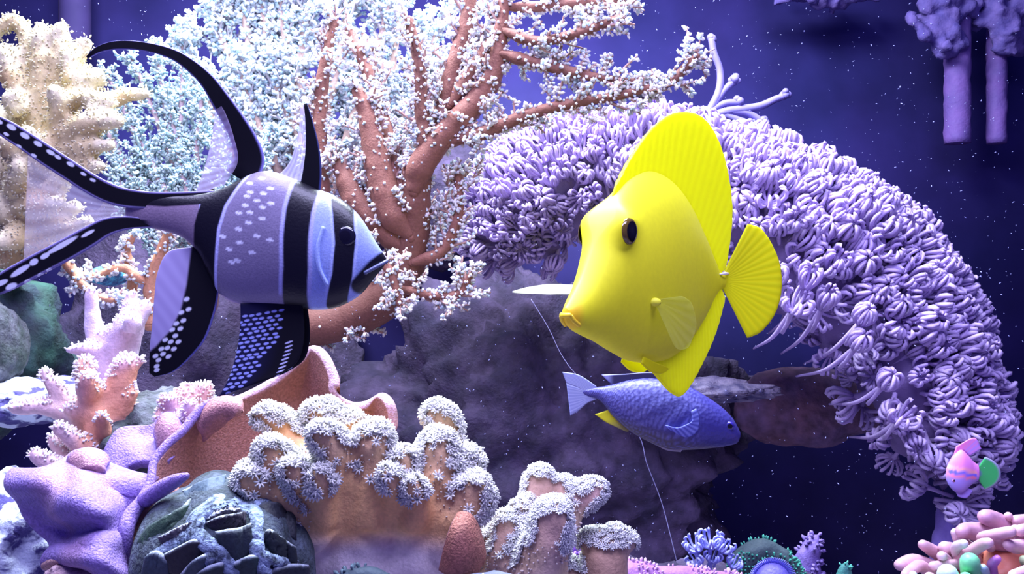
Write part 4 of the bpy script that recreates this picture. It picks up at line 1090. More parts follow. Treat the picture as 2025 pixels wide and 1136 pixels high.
    for a, b, d, c in flaps:
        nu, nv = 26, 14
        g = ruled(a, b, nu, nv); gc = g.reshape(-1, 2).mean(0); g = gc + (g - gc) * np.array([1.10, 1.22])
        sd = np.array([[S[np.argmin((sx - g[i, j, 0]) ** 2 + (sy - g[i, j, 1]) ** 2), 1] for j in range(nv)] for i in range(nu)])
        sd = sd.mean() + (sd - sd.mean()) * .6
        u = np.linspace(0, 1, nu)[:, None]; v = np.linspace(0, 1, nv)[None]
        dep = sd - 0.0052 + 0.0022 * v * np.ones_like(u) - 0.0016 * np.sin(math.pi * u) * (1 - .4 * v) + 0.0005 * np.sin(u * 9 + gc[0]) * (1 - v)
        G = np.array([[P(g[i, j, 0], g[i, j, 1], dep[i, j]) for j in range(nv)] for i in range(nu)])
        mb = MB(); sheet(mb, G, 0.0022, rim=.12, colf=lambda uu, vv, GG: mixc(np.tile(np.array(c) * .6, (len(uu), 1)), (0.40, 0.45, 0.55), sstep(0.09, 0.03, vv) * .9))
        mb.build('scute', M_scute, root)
shell()
# ---------------------------------------------------------------- bushy tree corals
M_bark = mat('tree_coral_bark', attr=True, rough=.65, spec=.25, nscale=240, jitter=.14, bump=.35, bscale=900)
M_tpol = mat('tree_coral_polyps', attr=True, rough=.6, spec=.2, trans=.25)
M_twig = mat('tree_coral_twigs', attr=True, rough=.65, spec=.2, trans=.1)

def unit(v): return v / (np.linalg.norm(v) + 1e-12)

def tree(name, label, branches, base, bark, twigc, polc, seed, step=14.0, tlen=(26, 62), tr=(2.6, 4.2), psize=(.0013, .0021), pden=1.0, bare=0.0, up=0.35, subs=2, group=None, fringe=True):
    """branches: px paths (x, y, r, d); each is a part; the fine twigs and polyps are uncountable"""
    g = np.random.default_rng(seed)
    root = thing(name, label, 'coral', base, group)
    tw, pm = MB(), MB()
    allp, alln, alls = [], [], []
    def polyps_on(pts, rad, n, t0=0.0):
        u = g.uniform(t0, 1, n) * (len(pts) - 1); i = np.minimum(u.astype(int), len(pts) - 2); f = (u - i)[:, None]
        c = pts[i] * (1 - f) + pts[i + 1] * f; r = rad[i] * (1 - f[:, 0]) + rad[i + 1] * f[:, 0]
        T = pts[i + 1] - pts[i]; X, Y, _ = basis(T); a = g.uniform(0, 2 * np.pi, n)[:, None]
        nn = X * np.cos(a) + Y * np.sin(a) + 0.35 * T / (np.linalg.norm(T, axis=1)[:, None] + 1e-12)
        nn /= np.linalg.norm(nn, axis=1)[:, None]
        allp.append(c + nn * r[:, None] * .85); alln.append(nn); alls.append(g.uniform(*psize, n))
    def twig(p, dirn, L, r, depth):
        n = 6; pts = [p]; dd = unit(dirn)
        for k in range(n):
            dd = unit(dd + g.normal(0, .16, 3) + np.array([0, 0, .05])); pts.append(pts[-1] + dd * L / n)
        pts = crom(np.array(pts), 7); rad = np.linspace(r, r * .5, 7)
        tw.tube(pts, rad, 4, np.array(twigc) * g.uniform(.85, 1.1), cap=False)
        polyps_on(pts, rad, max(4, int(L / .0011 * pden)), .08)
        if depth > 0:
            for k in range(g.integers(1, subs + 1)):
                i = g.integers(1, 6); t = pts[i + 1] - pts[i]
                twig(pts[i], unit(t) + g.normal(0, .6, 3), L * g.uniform(.35, .6), r * .8, depth - 1)
    for path in branches:
        pts, rad = pxpath(path, None, 12 * len(path))
        if path is not branches[0]: rad = rad * np.interp(np.linspace(0, 1, len(rad)), [0, .14, 1], [.45, 1, 1])
        mb = MB(); bc = np.array(bark) * g.uniform(.85, 1.12); mb.ball(pts[0], rad[0] * 1.0, 12, 9, bc); mb.tube(pts, rad, 12, bc if True else np.array(bark) * g.uniform(.85, 1.12))
        V, Fc, C = mb.arrays(); V = V + (nz(V, 180, seed) * .0010)[:, None] * np.array([.7, .7, .3])
        mesh_obj('branch', V, Fc, M_bark, root, C)
        k = pts[:, 1].mean() / F
        seg = np.linalg.norm(np.diff(pts, axis=0), axis=1); Lb = seg.sum()
        cnt = int(Lb / (step * k))
        for j in range(cnt):
            u = g.uniform(bare, 1.0)
            x = u * (len(pts) - 1); i = min(int(x), len(pts) - 2)
            p = pts[i] * (1 - (x - i)) + pts[i + 1] * (x - i); T = unit(pts[i + 1] - pts[i])
            r = rad[i]
            side = unit(np.cross(T, np.array([g.normal(0, .5), 1, g.normal(0, .5)]))) * g.choice([-1, 1])
            dirn = T * .75 + side * .9 + np.array([0, g.normal(.12, .45), up])
            L = g.uniform(*tlen) * k * (1.0 - .45 * (u > .9))
            twig(p + unit(side) * r * .5, dirn, L, g.uniform(*tr) * k, 1)
        if fringe:
            polyps_on(pts, rad, int(Lb / .0011 * pden * (.9 if rad.mean() > .0036 else 2.0)), bare)
            # bushy end of the branch
        e = unit(pts[-1] - pts[-3])
        for j in range(5): twig(pts[-1], e + g.normal(0, .5, 3), g.uniform(*tlen) * k * .7, tr[0] * k, 0)
    Pp, Nn, S = np.vstack(allp), np.vstack(alln), np.concatenate(alls)
    c = np.array(polc)[None] * g.uniform(.82, 1.06, (len(Pp), 1)) * np.where(g.random((len(Pp), 1)) < .22, np.array([[.80, .98, 1.02]]), np.array([[1., 1., 1.]]))
    scatter(pm, KNOB, Pp, Nn, S, c)
    tw.build('twigs', M_twig, root, kind='stuff'); pm.build('polyps', M_tpol, root, kind='stuff')
    return root

R = lambda pts, d0, d1: [(x, y, r, d0 + (d1 - d0) * i / (len(pts) - 1)) for i, (x, y, r) in enumerate(pts)]
main = [
    [(520, 700, 46, .685), (545, 668, 44, .61)] + R([(600, 648, 43), (690, 628, 44), (760, 590, 42), (800, 535, 38), (814, 470, 34), (820, 400, 33), (824, 330, 28)], .545, .515),
    R([(818, 380, 28), (830, 335, 28), (862, 285, 26), (910, 235, 25), (958, 178, 23), (982, 120, 18), (992, 50, 14), (1000, -30, 9)], .512, .495),
    R([(845, 315, 18), (872, 235, 20), (892, 160, 20), (912, 90, 18), (928, 20, 14), (935, -40, 9)], .515, .505),
    R([(890, 210, 14), (930, 145, 14), (962, 98, 13), (985, 60, 9)], .505, .50),
    R([(842, 330, 15), (838, 260, 15), (832, 190, 14), (828, 120, 12), (808, 40, 9)], .508, .50),
    R([(838, 305, 16), (900, 275, 15), (960, 262, 14), (1040, 228, 12), (1130, 205, 11), (1220, 190, 9), (1300, 170, 8)], .51, .485),
    R([(985, 105, 14), (1050, 122, 12), (1120, 140, 11), (1190, 155, 9), (1265, 165, 8)], .497, .49),
    R([(1290, 172, 9), (1330, 160, 9), (1358, 130, 9), (1376, 112, 7)], .488, .485),
    R([(996, 60, 13), (1060, 82, 11), (1140, 66, 10), (1225, 36, 9)], .495, .485),
    R([(1000, 15, 12), (1080, 12, 11), (1160, 4, 10), (1240, 4, 8)], .497, .49),
    R([(812, 470, 26), (776, 420, 32), (754, 360, 30), (740, 290, 24), (725, 230, 18), (708, 180, 12)], .518, .515),
    R([(815, 420, 22), (785, 360, 18), (770, 290, 15), (750, 200, 13), (722, 130, 11), (690, 60, 8)], .52, .53),
    R([(690, 560, 16), (652, 470, 15), (638, 380, 16), (630, 290, 17), (634, 210, 14), (642, 130, 12), (662, 40, 9)], .535, .525),
    R([(806, 500, 22), (755, 450, 26), (712, 405, 28), (690, 365, 24), (668, 320, 13)], .522, .525),
    R([(815, 520, 16), (870, 500, 12), (902, 445, 11), (908, 390, 9), (905, 340, 7)], .52, .515),
    R([(790, 570, 10), (850, 585, 9), (905, 582, 9), (928, 548, 7)], .51, .505),
    R([(700, 480, 14), (740, 505, 12), (775, 545, 9), (790, 600, 7)], .50, .498),
]
tree('tree_coral', 'large rust brown tree coral with frosted white polyps above the cave', main, P(600, 680, .55), (0.205, 0.082, 0.066), (0.42, 0.24, 0.22), (0.86, 0.82, 0.88), 11, step=9, bare=.12, pden=1.0, tlen=(24, 64))
# bright bush reaching the surface
bush = []
for k, (x1, y1) in enumerate([(372, 60), (420, 0), (470, -20), (520, -30), (570, -30), (620, -20), (690, -30), (750, -30), (400, 150), (480, 120), (560, 110)]):
    bush.append([(560 + 8 * (k % 3), 640, 13, .69), (600 + 8 * (k % 3), 520, 12, .62), ((600 + x1) / 2 + 26 * math.sin(k * 2.1), (470 + y1) / 2 + 20, 9, .585), (x1 + 18 * math.sin(k), y1 + 70, 7, .575), (x1, y1, 5, .57)])
for k, (x1, y1) in enumerate([(800, -30), (860, 70), (905, -20), (690, 130), (770, 170), (960, 60)]):
    bush.append([(760, 560, 12, .70), (725, 470, 11, .63), ((720 + x1) / 2 + 20 * math.sin(k * 2.1), (470 + y1) / 2 + 20, 8, .60), (x1, y1, 5, .595)])
tree('tree_coral', 'pale bushy tree coral reaching the surface behind the cardinalfish', bush, P(600, 540, .60), (0.60, 0.40, 0.34), (0.62, 0.56, 0.60), (0.80, 0.86, 0.92), 12, step=9.2, tlen=(30, 64), pden=.62, bare=.40, psize=(.0016, .0026))
# finer turquoise bush behind the plume fin
fine = []
for k, (x1, y1) in enumerate([(215, 150), (262, 118), (310, 100), (360, 130), (262, 250), (330, 200), (400, 190), (450, 240), (300, 330), (500, 300), (545, 260), (185, 215), (205, 290), (225, 350), (240, 400), (350, 300), (440, 330)]):
    fine.append([(380 + 6 * (k % 4), 660, 11, .645), (400 + 6 * (k % 4), 560, 9, .56), ((400 + x1) / 2 + 18 * math.sin(k * 1.7), (540 + y1) / 2 + 10, 7, .53), (x1, y1, 4, .525)])
tree('tree_coral', 'fine turquoise tinted tree coral framed by the long dorsal plume', fine, P(400, 580, .535), (0.42, 0.30, 0.34), (0.36, 0.48, 0.52), (0.68, 0.80, 0.84), 13, step=11.5, tlen=(22, 50), tr=(2.0, 3.2), pden=.62, bare=.42, psize=(.0011, .0018))
# low pink-orange branches in the gap behind the tail
low = [R([(300, 640, 16), (300, 560, 14), (322, 490, 12), (340, 450, 9)], .47, .46), R([(250, 620, 14), (262, 560, 11), (250, 500, 8), (262, 470, 6)], .47, .465), R([(120, 500, 12), (160, 560, 9), (205, 590, 7), (262, 598, 6)], .45, .44), R([(290, 560, 12), (240, 530, 9), (190, 545, 6), (150, 540, 5)], .465, .455)]
tree('tree_coral', 'low orange branching coral in the gap under the cardinalfish tail', low, P(300, 660, .475), (0.56, 0.26, 0.16), (0.58, 0.38, 0.36), (0.84, 0.82, 0.88), 14, step=17, tlen=(14, 32), pden=.7)
prock('reef_rock', 216, 545, 0.475, (38, 20), 0.010, mat('cyan_crust', (0.10, 0.42, 0.62), (0.05, 0.10, 0.24), nscale=260, rough=.8, bump=.8, bscale=700, contrast=(.45, .62)), 15, 'small stone crusted bright cyan under the cardinalfish tail', detail=70)

# ---------------------------------------------------------------- the pulsing coral arch
M_xen = mat('pulsing_polyp', (0.56, 0.43, 0.78), (0.64, 0.50, 0.84), nscale=200, rough=.6, spec=.25, trans=.22)
_nt = M_xen.node_tree; _oi = _nt.nodes.new('ShaderNodeObjectInfo'); _mr = _nt.nodes.new('ShaderNodeMapRange'); _mr.inputs[3].default_value, _mr.inputs[4].default_value = .80, 1.08
_nt.links.new(_oi.outputs['Random'], _mr.inputs[0]); _vm = _nt.nodes.new('ShaderNodeVectorMath'); _vm.operation = 'SCALE'
_src = _nt.nodes['Principled BSDF'].inputs['Base Color'].links[0].from_socket; _nt.links.new(_src, _vm.inputs[0]); _nt.links.new(_mr.outputs[0], _vm.inputs['Scale']); _nt.links.new(_vm.outputs[0], _nt.nodes['Principled BSDF'].inputs['Base Color'])
M_mound = mat('pulsing_mound', (0.17, 0.12, 0.28), (0.25, 0.18, 0.38), nscale=60, rough=.8, bump=.6, bscale=500)
def xenia_polyp(kind, seed):
    g = np.random.default_rng(seed); m = MB(); n = 11
    m.tube(np.array([[0, 0, -1.7], [.05, .02, -1.0], [0.02, 0, -.3], [0, 0, .12]]), np.array([.13, .12, .15, .24]), 6, cap=False)
    for k in range(n):
        a = 2 * math.pi * (k + g.uniform(-.18, .18)) / n
        if kind == 0: prof = [(.12, .0), (.42, .22), (.62, .58), (.58, .95), (.34, 1.20), (.12, 1.22)]
        elif kind == 1: prof = [(.12, .0), (.50, .20), (.82, .50), (.95, .86), (.80, 1.12), (.58, 1.12)]
        else: prof = [(.12, .0), (.34, .26), (.50, .66), (.60, 1.05), (.50, 1.34), (.30, 1.40)]
        s = g.uniform(.88, 1.12); tw = g.uniform(-.25, .25)
        p = np.array([[r * s * math.cos(a + tw * z), r * s * math.sin(a + tw * z), z * s] for r, z in prof])
        m.tube(crom(p, 7), np.interp(np.linspace(0, 1, 7), [0, .25, .7, .9, 1], [.08, .11, .13, .11, .04]), 4, cap=False)
    return m.arrays()
XP = [xenia_polyp(k % 3, 40 + k) for k in range(6)]
XM = []
for k, (V, Fc, C) in enumerate(XP):
    me = raw_mesh('polyp', V, Fc); me.materials.append(M_xen); XM.append(me)

def place(me, name, p, n, s, parent, spin):
    z = Vector(n).normalized(); q = z.to_track_quat('Z', 'Y')
    o = bpy.data.objects.new(name, me); COL.objects.link(o)
    from mathutils import Quaternion
    o.rotation_mode = 'QUATERNION'; o.rotation_quaternion = q @ Quaternion((0, 0, 1), spin)
    o.location = Vector(p - world_loc(parent)); o.scale = (s, s, s); o.parent = parent
    return o

def xenia():
    O = [(890, 360), (1000, 272), (1150, 214), (1320, 216), (1480, 262), (1640, 325), (1770, 405), (1870, 535), (1930, 680), (1978, 820), (1935, 930), (1892, 1010)]
    I = [(960, 545), (1060, 575), (1140, 520), (1300, 520), (1440, 620), (1555, 690), (1600, 725), (1650, 790), (1700, 870), (1740, 930), (1800, 975), (1840, 1015)]
    path = []
    for i, (o, n) in enumerate(zip(O, I)):
        c = ((o[0] + n[0]) / 2, (o[1] + n[1]) / 2); r = math.hypot(o[0] - n[0], o[1] - n[1]) / 2 - 58
        path.append((c[0], c[1], max(r, 12), .615 - .055 * i / 11))
    pts, rad = pxpath(path, None, 60)
    root = thing('pulsing_coral', 'wide arch of lilac pulsing coral polyps curving over the dark cave', 'coral', P(1865, 1060, .56))
    mb = MB(); mb.tube(pts, rad, 28); V, Fc, N = fuse(mb, .004, 4, ((.006, 40, 3),))
    mesh_obj('mound', V, Fc, M_mound, root)
    # sample the tube surface
    g = np.random.default_rng(5); cand = []
    T = np.gradient(pts, axis=0); X, Y, Z = basis(T)
    n = 20000; u = g.uniform(0, 59, n); i = np.minimum(u.astype(int), 58); f = (u - i)[:, None]
    c = pts[i] * (1 - f) + pts[i + 1] * f; r = rad[i]
    a = g.uniform(0, 2 * np.pi, n)[:, None]; nn = X[i] * np.cos(a) + Y[i] * np.sin(a)
    w = g.random(n) < r / rad.max()
    view = VIEW(c); face = np.sum(nn * view, 1)
    ok = w & (face > -.25)
    outw = nn[:, 2] * .7 + nn[:, 0] * .5
    ok &= (outw > -.45) | (g.random(n) < .5) | (c[:, 0] < .06)
    c, nn, r, face, outw = c[ok], nn[ok], r[ok], face[ok], outw[ok]
    pos = c + nn * (r * .96)[:, None]
    keep = []
    for k in range(len(pos)):
        sp = .0058 if (outw[k] > -.32 or c[k][0] < .02) else .0105
        if keep:
            if np.min(np.linalg.norm(pos[keep] - pos[k], axis=1)) < sp: continue
        keep.append(k)
    keep = np.array(keep)
    order = keep[np.argsort(-(face[keep] - pos[keep][:, 1]))]
    cen = P(1380, 720, .60); rad_ = pos - cen; rad_[:, 1] = 0; rad_ /= np.linalg.norm(rad_, axis=1)[:, None]
    dirs = nn * .75 + rad_ * .60 + np.array([.05, -.12, .25]) + g.normal(0, .30, nn.shape)
    xp = 1012.5 + pos[:, 0] * F / pos[:, 1]
    scl = np.where(xp < 1250, g.uniform(.0072, .0094, len(pos)), g.uniform(.0084, .0114, len(pos)))
    first, rest = order[:300], order[300:]
    for k in first:
        s = scl[k]; d = unit(dirs[k]); place(XM[g.integers(0, 6)], 'polyp', pos[k] + d * s * .9, d, s, root, g.uniform(0, 6.28))
    pm = MB()
    for v in range(6):
        idx = rest[v::6]
        if len(idx):
            d = dirs[idx] / np.linalg.norm(dirs[idx], axis=1)[:, None]
            scatter(pm, (XP[v][0], XP[v][1]), pos[idx] + d * scl[idx][:, None] * .9, d, scl[idx])
    if pm.n: pm.build('far_polyps', M_xen, root, kind='stuff')
    # long-stalked polyps leaning out under the arch
    for (x0, y0, x1, y1) in [(1545, 700, 1625, 612), (1490, 690, 1566, 616), (1575, 745, 1690, 690), (1590, 720, 1700, 640), (1640, 800, 1745, 765), (1680, 865, 1775, 835), (1520, 660, 1592, 570), (1470, 650, 1530, 560)]:
        a, r = pxpath([(x0, y0, 2, .600), ((x0 + x1) / 2, (y0 + y1) / 2 + 14, 4.0, .545), (x1, y1, 6, .520)], None, 14); st = MB(); st.tube(a, r, 8)
        k = st.build('long_stalk', M_xen, root); d = unit(a[-1] - a[-3]) + np.array([0, 0, .3])
        place(XM[g.integers(0, 6)], 'polyp', a[-1], d, .0098, k, g.uniform(0, 6))
    print('xenia', len(keep))
xenia()
# slab and ledge under the arch
prock('reef_rock', 1600, 805, 0.665, (150, 80), 0.018, M_slab, 21, 'smooth brown slab in the cave under the pulsing coral', detail=18, amp=.18)
prock('reef_rock', 1400, 772, 0.610, (135, 22), 0.020, M_crust, 22, 'pale crusty ledge jutting out behind the tang', detail=60, amp=.35)
prock('reef_rock', 1870, 1120, 0.57, (26, 130), 0.012, mat('violet_stem', (0.22, 0.15, 0.50), (0.16, 0.11, 0.40), nscale=90, rough=.8, bump=.5, bscale=400), 23, 'narrow violet rock stem below the end of the coral arch', detail=30, amp=.2)

# ---------------------------------------------------------------- slender knobbed stalks by the back pane
def knobbed():
    root = thing('knobbed_gorgonian', 'slender lavender gorgonian with knob tips above the pulsing coral', 'coral', P(1395, 260, .66))
    m = mat('lavender_stalk', (0.17, 0.14, 0.42), (0.22, 0.18, 0.46), nscale=120, rough=.6)
    D = .64
    for p in ([(1385, 250, 9), (1405, 215, 8), (1422, 180, 8), (1424, 140, 7), (1412, 105, 7), (1407, 78, 7)], [(1400, 225, 7), (1428, 184, 7), (1452, 160, 7)], [(1390, 235, 9), (1440, 220, 9), (1500, 211, 8), (1532, 197, 7), (1552, 190, 7)], [(1400, 222, 7), (1432, 205, 7), (1460, 203, 7)], [(1430, 220, 8), (1478, 224, 7), (1512, 244, 7)], [(1430, 226, 7), (1462, 238, 7), (1486, 246, 7)]):
        a, r = pxpath(p, D); mb = MB(); mb.tube(a, r, 10); b = mb.build('stalk', m, root)
        q = p[-1]; mb = MB(); c = P(q[0], q[1] - 2, D); k = D / F
        for _ in range(7): mb.ball(c + rng.normal(0, 3.0, 3) * k, rng.uniform(6, 8.5) * k, 10, 7)
        mb.build('knob', m, b)
knobbed()

# ---------------------------------------------------------------- pipes hanging at the back
M_pipe = mat('violet_pipe', (0.17, 0.085, 0.33), (0.12, 0.07, 0.28), nscale=60, rough=.7, bump=.6, bscale=260)
M_grow = mat('violet_growth', (0.095, 0.07, 0.28), (0.16, 0.11, 0.36), nscale=110, rough=.8, bump=.8, bscale=300)
def hanging_pipe(label, x0, x1, y1, clump, d, seed):
    root = thing('hanging_pipe', label, 'pipe', P((x0 + x1) / 2, y1, d))
    k = d / F; mb = MB()
    a = np.array([P((x0 + x1) / 2, y, d) for y in np.linspace(-160, y1, 40)]); mb.tube(a, np.full(40, (x1 - x0) / 2 * k), 20, cap=False)
    V, Fc, C = mb.arrays(); V = V + np.stack([nz(V, 170, seed), nz(V, 170, seed + 3), 0 * V[:, 0]], 1) * .0010
    mesh_obj('pipe', V, Fc, M_pipe, root)
    mb = MB(); g = np.random.default_rng(seed)
    for (cx, cy, rr, n) in clump:
        for _ in range(n):
            p = P(cx + g.normal(0, rr * .45), cy + g.normal(0, rr * .45), d - .012 + g.normal(0, .006)); mb.ball(p, g.uniform(8, 16) * k, 10, 7)
    V, Fc, N = fuse(mb, .0030, 2, ((.003, 130, 3),)); mesh_obj('growth', V, Fc, M_grow, root)
hanging_pipe('violet pipe end with ruffled growth, the wider of two hanging before the back pane', 1868, 1918, 284, [(1880, 10, 60, 40), (1860, 60, 40, 24), (1885, 85, 26, 14)], .775, 3)
hanging_pipe('violet pipe end with ruffled growth, the narrower of two hanging before the back pane', 1952, 1990, 284, [(1990, 10, 60, 36), (1995, 60, 46, 26), (1985, 95, 22, 8)], .785, 4)
mb = MB(); g_ = np.random.default_rng(8)
for _ in range(46):
    mb.ball(P(1615 + g_.normal(0, 46), -14 + g_.normal(0, 13), .775 + g_.normal(0, .006)), g_.uniform(8, 16) * .775 / F, 10, 7)
V, Fc, N = fuse(mb, .003, 2, ((.003, 130, 3),)); tag(mesh_obj('hanging_growth', V, Fc, M_grow), 'violet ruffled growth clump at the surface before the back pane', 'growth')
mb = MB(); a = np.array([P(148, y, .79) for y in np.linspace(-150, 78, 30)]); mb.tube(a, np.full(30, 30 * .79 / F), 18, cap=True)
tag(mb.build('hanging_pipe', mat('dark_pipe', (0.035, 0.022, 0.11), (0.05, 0.03, 0.14), nscale=40, rough=.8)), 'dark plum pipe hanging behind the knobby cream coral', 'pipe')

# ---------------------------------------------------------------- pink fingered coral in the corner
M_ham = mat('pink_tentacle', attr=True, rough=.4, spec=.4, trans=.12, nscale=120, jitter=.08, bump=.12, bscale=600)
def hammer():
    d0 = .375
    root = thing('fingered_coral', 'pink coral with fat blunt tentacles and a few green bulbs on the ledge', 'coral', P(1975, 1200, .39))
    mb = MB()
    for (x, y, rx, d) in [(1985, 1150, 70, .40), (1930, 1160, 50, .395), (2050, 1120, 75, .405), (1870, 1170, 40, .39)]: mb.ball(P(x, y, d), rx * d / F, 18, 12)
    V, Fc, N = fuse(mb, .0018, 6, ((.0016, 90, 2),)); mesh_obj('body', V, Fc, M_ham, root, np.tile(np.array([0.62, 0.19, 0.13]), (len(V), 1)))
    PK, GR, WG, PU = (0.72, 0.44, 0.54), (0.22, 0.70, 0.36), (0.62, 0.80, 0.72), (0.55, 0.20, 0.60)
    T = [([(1880, 1140, 14), (1840, 1122, 15), (1806, 1111, 15), (1780, 1118, 12)], PK, .372), ([(1905, 1115, 15), (1862, 1100, 14), (1838, 1086, 12), (1825, 1078, 10)], PK, .378),
         ([(1925, 1110, 18), (1890, 1092, 16), (1868, 1084, 13)], PK, .382), ([(1925, 1095, 18), (1900, 1072, 13), (1889, 1054, 9)], (0.74, 0.56, 0.70), .386),
         ([(1995, 1075, 24), (1945, 1056, 21), (1912, 1050, 16), (1902, 1052, 13)], (0.62, 0.36, 0.50), .384), ([(2035, 1085, 24), (1998, 1052, 22), (1965, 1030, 19), (1948, 1023, 15)], (0.62, 0.34, 0.50), .390),
         ([(2015, 1070, 10), (1998, 1040, 9), (1994, 1021, 8)], PK, .394), ([(2090, 1040, 20), (2045, 1034, 17), (2010, 1030, 11)], PK, .394),
         ([(1960, 1085, 9), (1940, 1064, 9), (1965, 1058, 11), (1998, 1052, 11)], PK, .366), ([(1895, 1110, 11), (1920, 1092, 12), (1942, 1078, 12), (1955, 1074, 10)], PK, .362),
         ([(2090, 1080, 16), (2045, 1078, 15), (2010, 1082, 14), (1994, 1078, 11)], PK, .368), ([(2080, 1055, 16), (2040, 1050, 15), (2018, 1050, 12)], PK, .376),
         ([(1850, 1150, 12), (1822, 1120, 12), (1800, 1130, 11), (1790, 1138, 9)], PK, .362), ([(1925, 1115, 9), (1885, 1116, 9), (1845, 1120, 9)], PK, .366),
         ([(1925, 1150, 16), (1920, 1130, 20), (1918, 1112, 19)], GR, .356), ([(1880, 1165, 20), (1876, 1145, 22), (1874, 1136, 20)], WG, .354), ([(1915, 1165, 14), (1912, 1150, 15), (1910, 1145, 13)], GR, .35),
         ([(1845, 1160, 12), (1840, 1146, 12), (1838, 1142, 10)], PK, .352), ([(1806, 1160, 8), (1806, 1144, 9), (1806, 1138, 8)], WG, .352), ([(1965, 1140, 9), (1962, 1118, 10), (1972, 1106, 8)], PU, .36),
         ([(1950, 1150, 9), (1948, 1132, 9), (1944, 1124, 8)], (0.45, 0.62, 0.72), .358), ([(2035, 1130, 10), (2028, 1114, 10), (2025, 1108, 9)], (0.45, 0.55, 0.30), .366), ([(2080, 1115, 16), (2040, 1130, 15), (2005, 1140, 12)], PK, .354),
         ([(1900, 1120, 10), (1890, 1085, 10), (1906, 1076, 9)], (0.70, 0.60, 0.70), .368), ([(2000, 1100, 12), (1990, 1065, 12), (2008, 1048, 10)], PK, .385), ([(1885, 1120, 10), (1866, 1104, 11), (1862, 1100, 9)], (0.72, 0.50, 0.62), .368)]
    for p, c, d in T:
        q = [(x, y, r, d + .016 * (1 - i / (len(p) - 1))) for i, (x, y, r) in enumerate(p)]
        a, r = pxpath(q, None, 16); mb = MB(); t = np.linspace(0, 1, 16)[:, None]
        mb.tube(a, r, 14, np.array(c) * (1 - .25 * (1 - t)) + np.array([.5, .15, .1]) * .25 * (1 - t)); mb.build('tentacle', M_ham, root)
hammer()

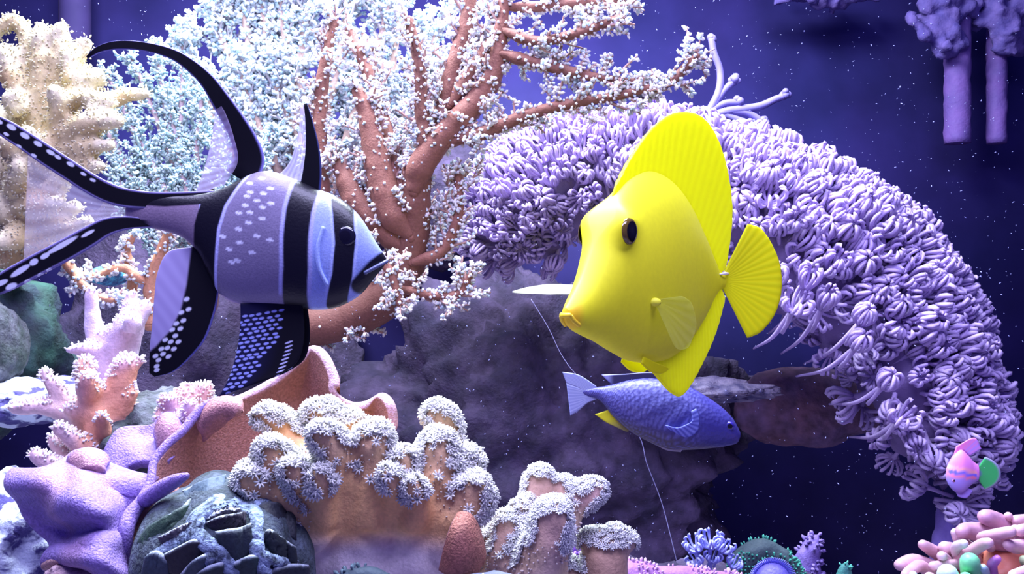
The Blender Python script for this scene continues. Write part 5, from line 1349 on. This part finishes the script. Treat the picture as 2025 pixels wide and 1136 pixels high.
# ---------------------------------------------------------------- little corals along the ledge
def ledge():
    M_sb = mat('blue_soft_polyp', (0.34, 0.36, 0.82), (0.42, 0.44, 0.88), nscale=150, rough=.6, trans=.15)
    root = thing('soft_coral_tuft', 'small tuft of periwinkle soft coral polyps on the rock ledge', 'coral', P(1405, 1160, .42))
    for (x, y, s, dx) in [(1377, 1090, .0050, -.3), (1404, 1084, .0056, .0), (1426, 1092, .0048, .35), (1378, 1120, .0044, -.5), (1446, 1122, .0042, .5), (1408, 1112, .0040, .1)]:
        k = rng.integers(0, 6); me = bpy.data.meshes.get('blue_polyp_%d' % k)
        if me is None:
            me = raw_mesh('blue_polyp_%d' % k, *XP[1 + 3 * (k % 2)][:2]); me.materials.append(M_sb)
        place(me, 'polyp', P(x, y, .41), np.array([dx, -.35, 1]), s, root, rng.uniform(0, 6))
    def mat_coral(name, label, path, d, base_c, knob_c, ks, sp, cat='coral'):
        root = thing(name, label, cat, P(path[0][0], path[0][1] + 20, d))
        mb = MB(); fingers(mb, [path], d); V, Fc, N = fuse(mb, .0016, 4, ((.0012, 120, 2),))
        mesh_obj('base', V, Fc, M_coral, root, np.tile(np.array(base_c), (len(V), 1)))
        face = np.sum(N * VIEW(V), 1); j = pick(V, N, (face > -.3) & (nz(V, 90, 2.) > -.15), sp); pm = MB()
        scatter(pm, KNOB, V[j], N[j] + rng.normal(0, .25, (len(j), 3)), rng.uniform(ks * .7, ks * 1.2, len(j)), np.array(knob_c) * rng.uniform(.75, 1.1, (len(j), 1)))
        pm.build('polyps', M_polyp, root, kind='stuff'); return root
    mat_coral('star_polyp_mound', 'arched mound of green star polyps on the rock ledge', [(1462, 1165, 26), (1470, 1112, 24), (1500, 1088, 22), (1540, 1100, 20), (1560, 1130, 22), (1570, 1165, 22)], .43, (0.07, 0.11, 0.12), (0.10, 0.50, 0.36), .0011, .0019)
    mat_coral('green_finger_coral', 'single bumpy bright green finger standing alone on the ledge', [(1672, 1180, 15), (1672, 1140, 16), (1673, 1126, 14)], .40, (0.05, 0.20, 0.18), (0.14, 0.62, 0.46), .0009, .0015)
    mat_coral('violet_column', 'hazy violet column of coral behind the green mound', [(1600, 1170, 26), (1598, 1110, 25), (1606, 1080, 18), (1613, 1068, 13)], .47, (0.20, 0.14, 0.44), (0.26, 0.19, 0.52), .0018, .0032)
    mat_coral('polyp_mat', 'mat of bright violet polyps on the rock between the tan corals', [(1070, 1140, 40), (1110, 1112, 46), (1140, 1090, 34)], .365, (0.20, 0.09, 0.40), (0.50, 0.30, 0.86), .0014, .0017)
    mat_coral('polyp_mat', 'low crust of pinkish violet polyps running along the rock ledge', [(1230, 1145, 36), (1280, 1146, 32), (1330, 1150, 28), (1420, 1156, 26), (1470, 1160, 20)], .385, (0.30, 0.13, 0.36), (0.66, 0.40, 0.70), .0012, .0017)
    mat_coral('polyp_mat', 'sparse frosted polyps on a small stone below the cream coral', [(900, 1165, 24), (960, 1150, 22), (1010, 1160, 22)], .292, (0.16, 0.18, 0.24), (0.62, 0.66, 0.80), .0012, .0020)
    mat_coral('polyp_mat', 'dark teal crust of tiny polyps at the foot of the cream coral', [(668, 1160, 22), (720, 1146, 26), (780, 1160, 20)], .285, (0.06, 0.09, 0.12), (0.16, 0.24, 0.28), .0012, .0018)
    # fringed blue cap
    root = thing('fringed_cap_coral', 'blue dome-shaped coral with a fringed rim against the green mound', 'coral', P(1520, 1160, .40))
    mb = MB(); c = P(1524, 1146, .40); mb.ball(c, np.array([38, 30, 38]) * .40 / F, 26, 16, (0.24, 0.22, 0.72)); mb.build('dome', M_coral, root)
    pm = MB(); k = .40 / F
    for j in range(44):
        a = math.radians(-10 + 200 * j / 43); p = c + np.array([math.cos(a) * 36 * k, -.002, math.sin(a) * 36 * k]); e = p + np.array([math.cos(a) * 11 * k, -.0015, math.sin(a) * 11 * k])
        pm.tube(np.array([p, (p + e) / 2, e]), np.array([1.6, 1.5, 1.0]) * k, 5, (0.34, 0.34, 0.9))
    pm.build('fringe', M_polyp, root, kind='stuff')
ledge()

# drifting thread and specks
M_thr = mat('thread', (0.30, 0.28, 0.55), rough=.7, trans=.2)
a, r = pxpath([(1050, 592, .7, .50), (1085, 650, .7, .50), (1112, 705, .7, .50), (1150, 752, .7, .50), (1255, 850, .9, .51), (1280, 920, .9, .51), (1310, 1000, .9, .51), (1338, 1110, .9, .505)], None, 60)
mb = MB(); mb.tube(a, r, 5); tag(mb.build('drifting_thread', M_thr), 'thin slime thread hanging across the cave behind the blue fish', 'thread')
M_speck = mat('speck', (0.38, 0.38, 0.75), rough=.6, trans=.3)
pm = MB(); n = 3600; g_ = np.random.default_rng(21)
oct_ = (np.array([[1, 0, 0], [-1, 0, 0], [0, .34, 0], [0, -.34, 0], [0, 0, .34], [0, 0, -.34]], float), [np.array([[0, 2, 4], [2, 1, 4], [1, 3, 4], [3, 0, 4], [2, 0, 5], [1, 2, 5], [3, 1, 5], [0, 3, 5]])])
pp = np.array([P(g_.uniform(0, 2025), g_.uniform(0, 1136), g_.uniform(.42, .80)) for _ in range(n)])
scatter(pm, oct_, pp, g_.normal(0, 1, (n, 3)), g_.uniform(.7, 3.0, n) ** 1.5 * .21e-3 * (pp[:, 1] / .6), None)
tag(pm.build('floating_specks', M_speck, kind='stuff'), 'fine pale specks drifting in the water', 'particles', kind='stuff')
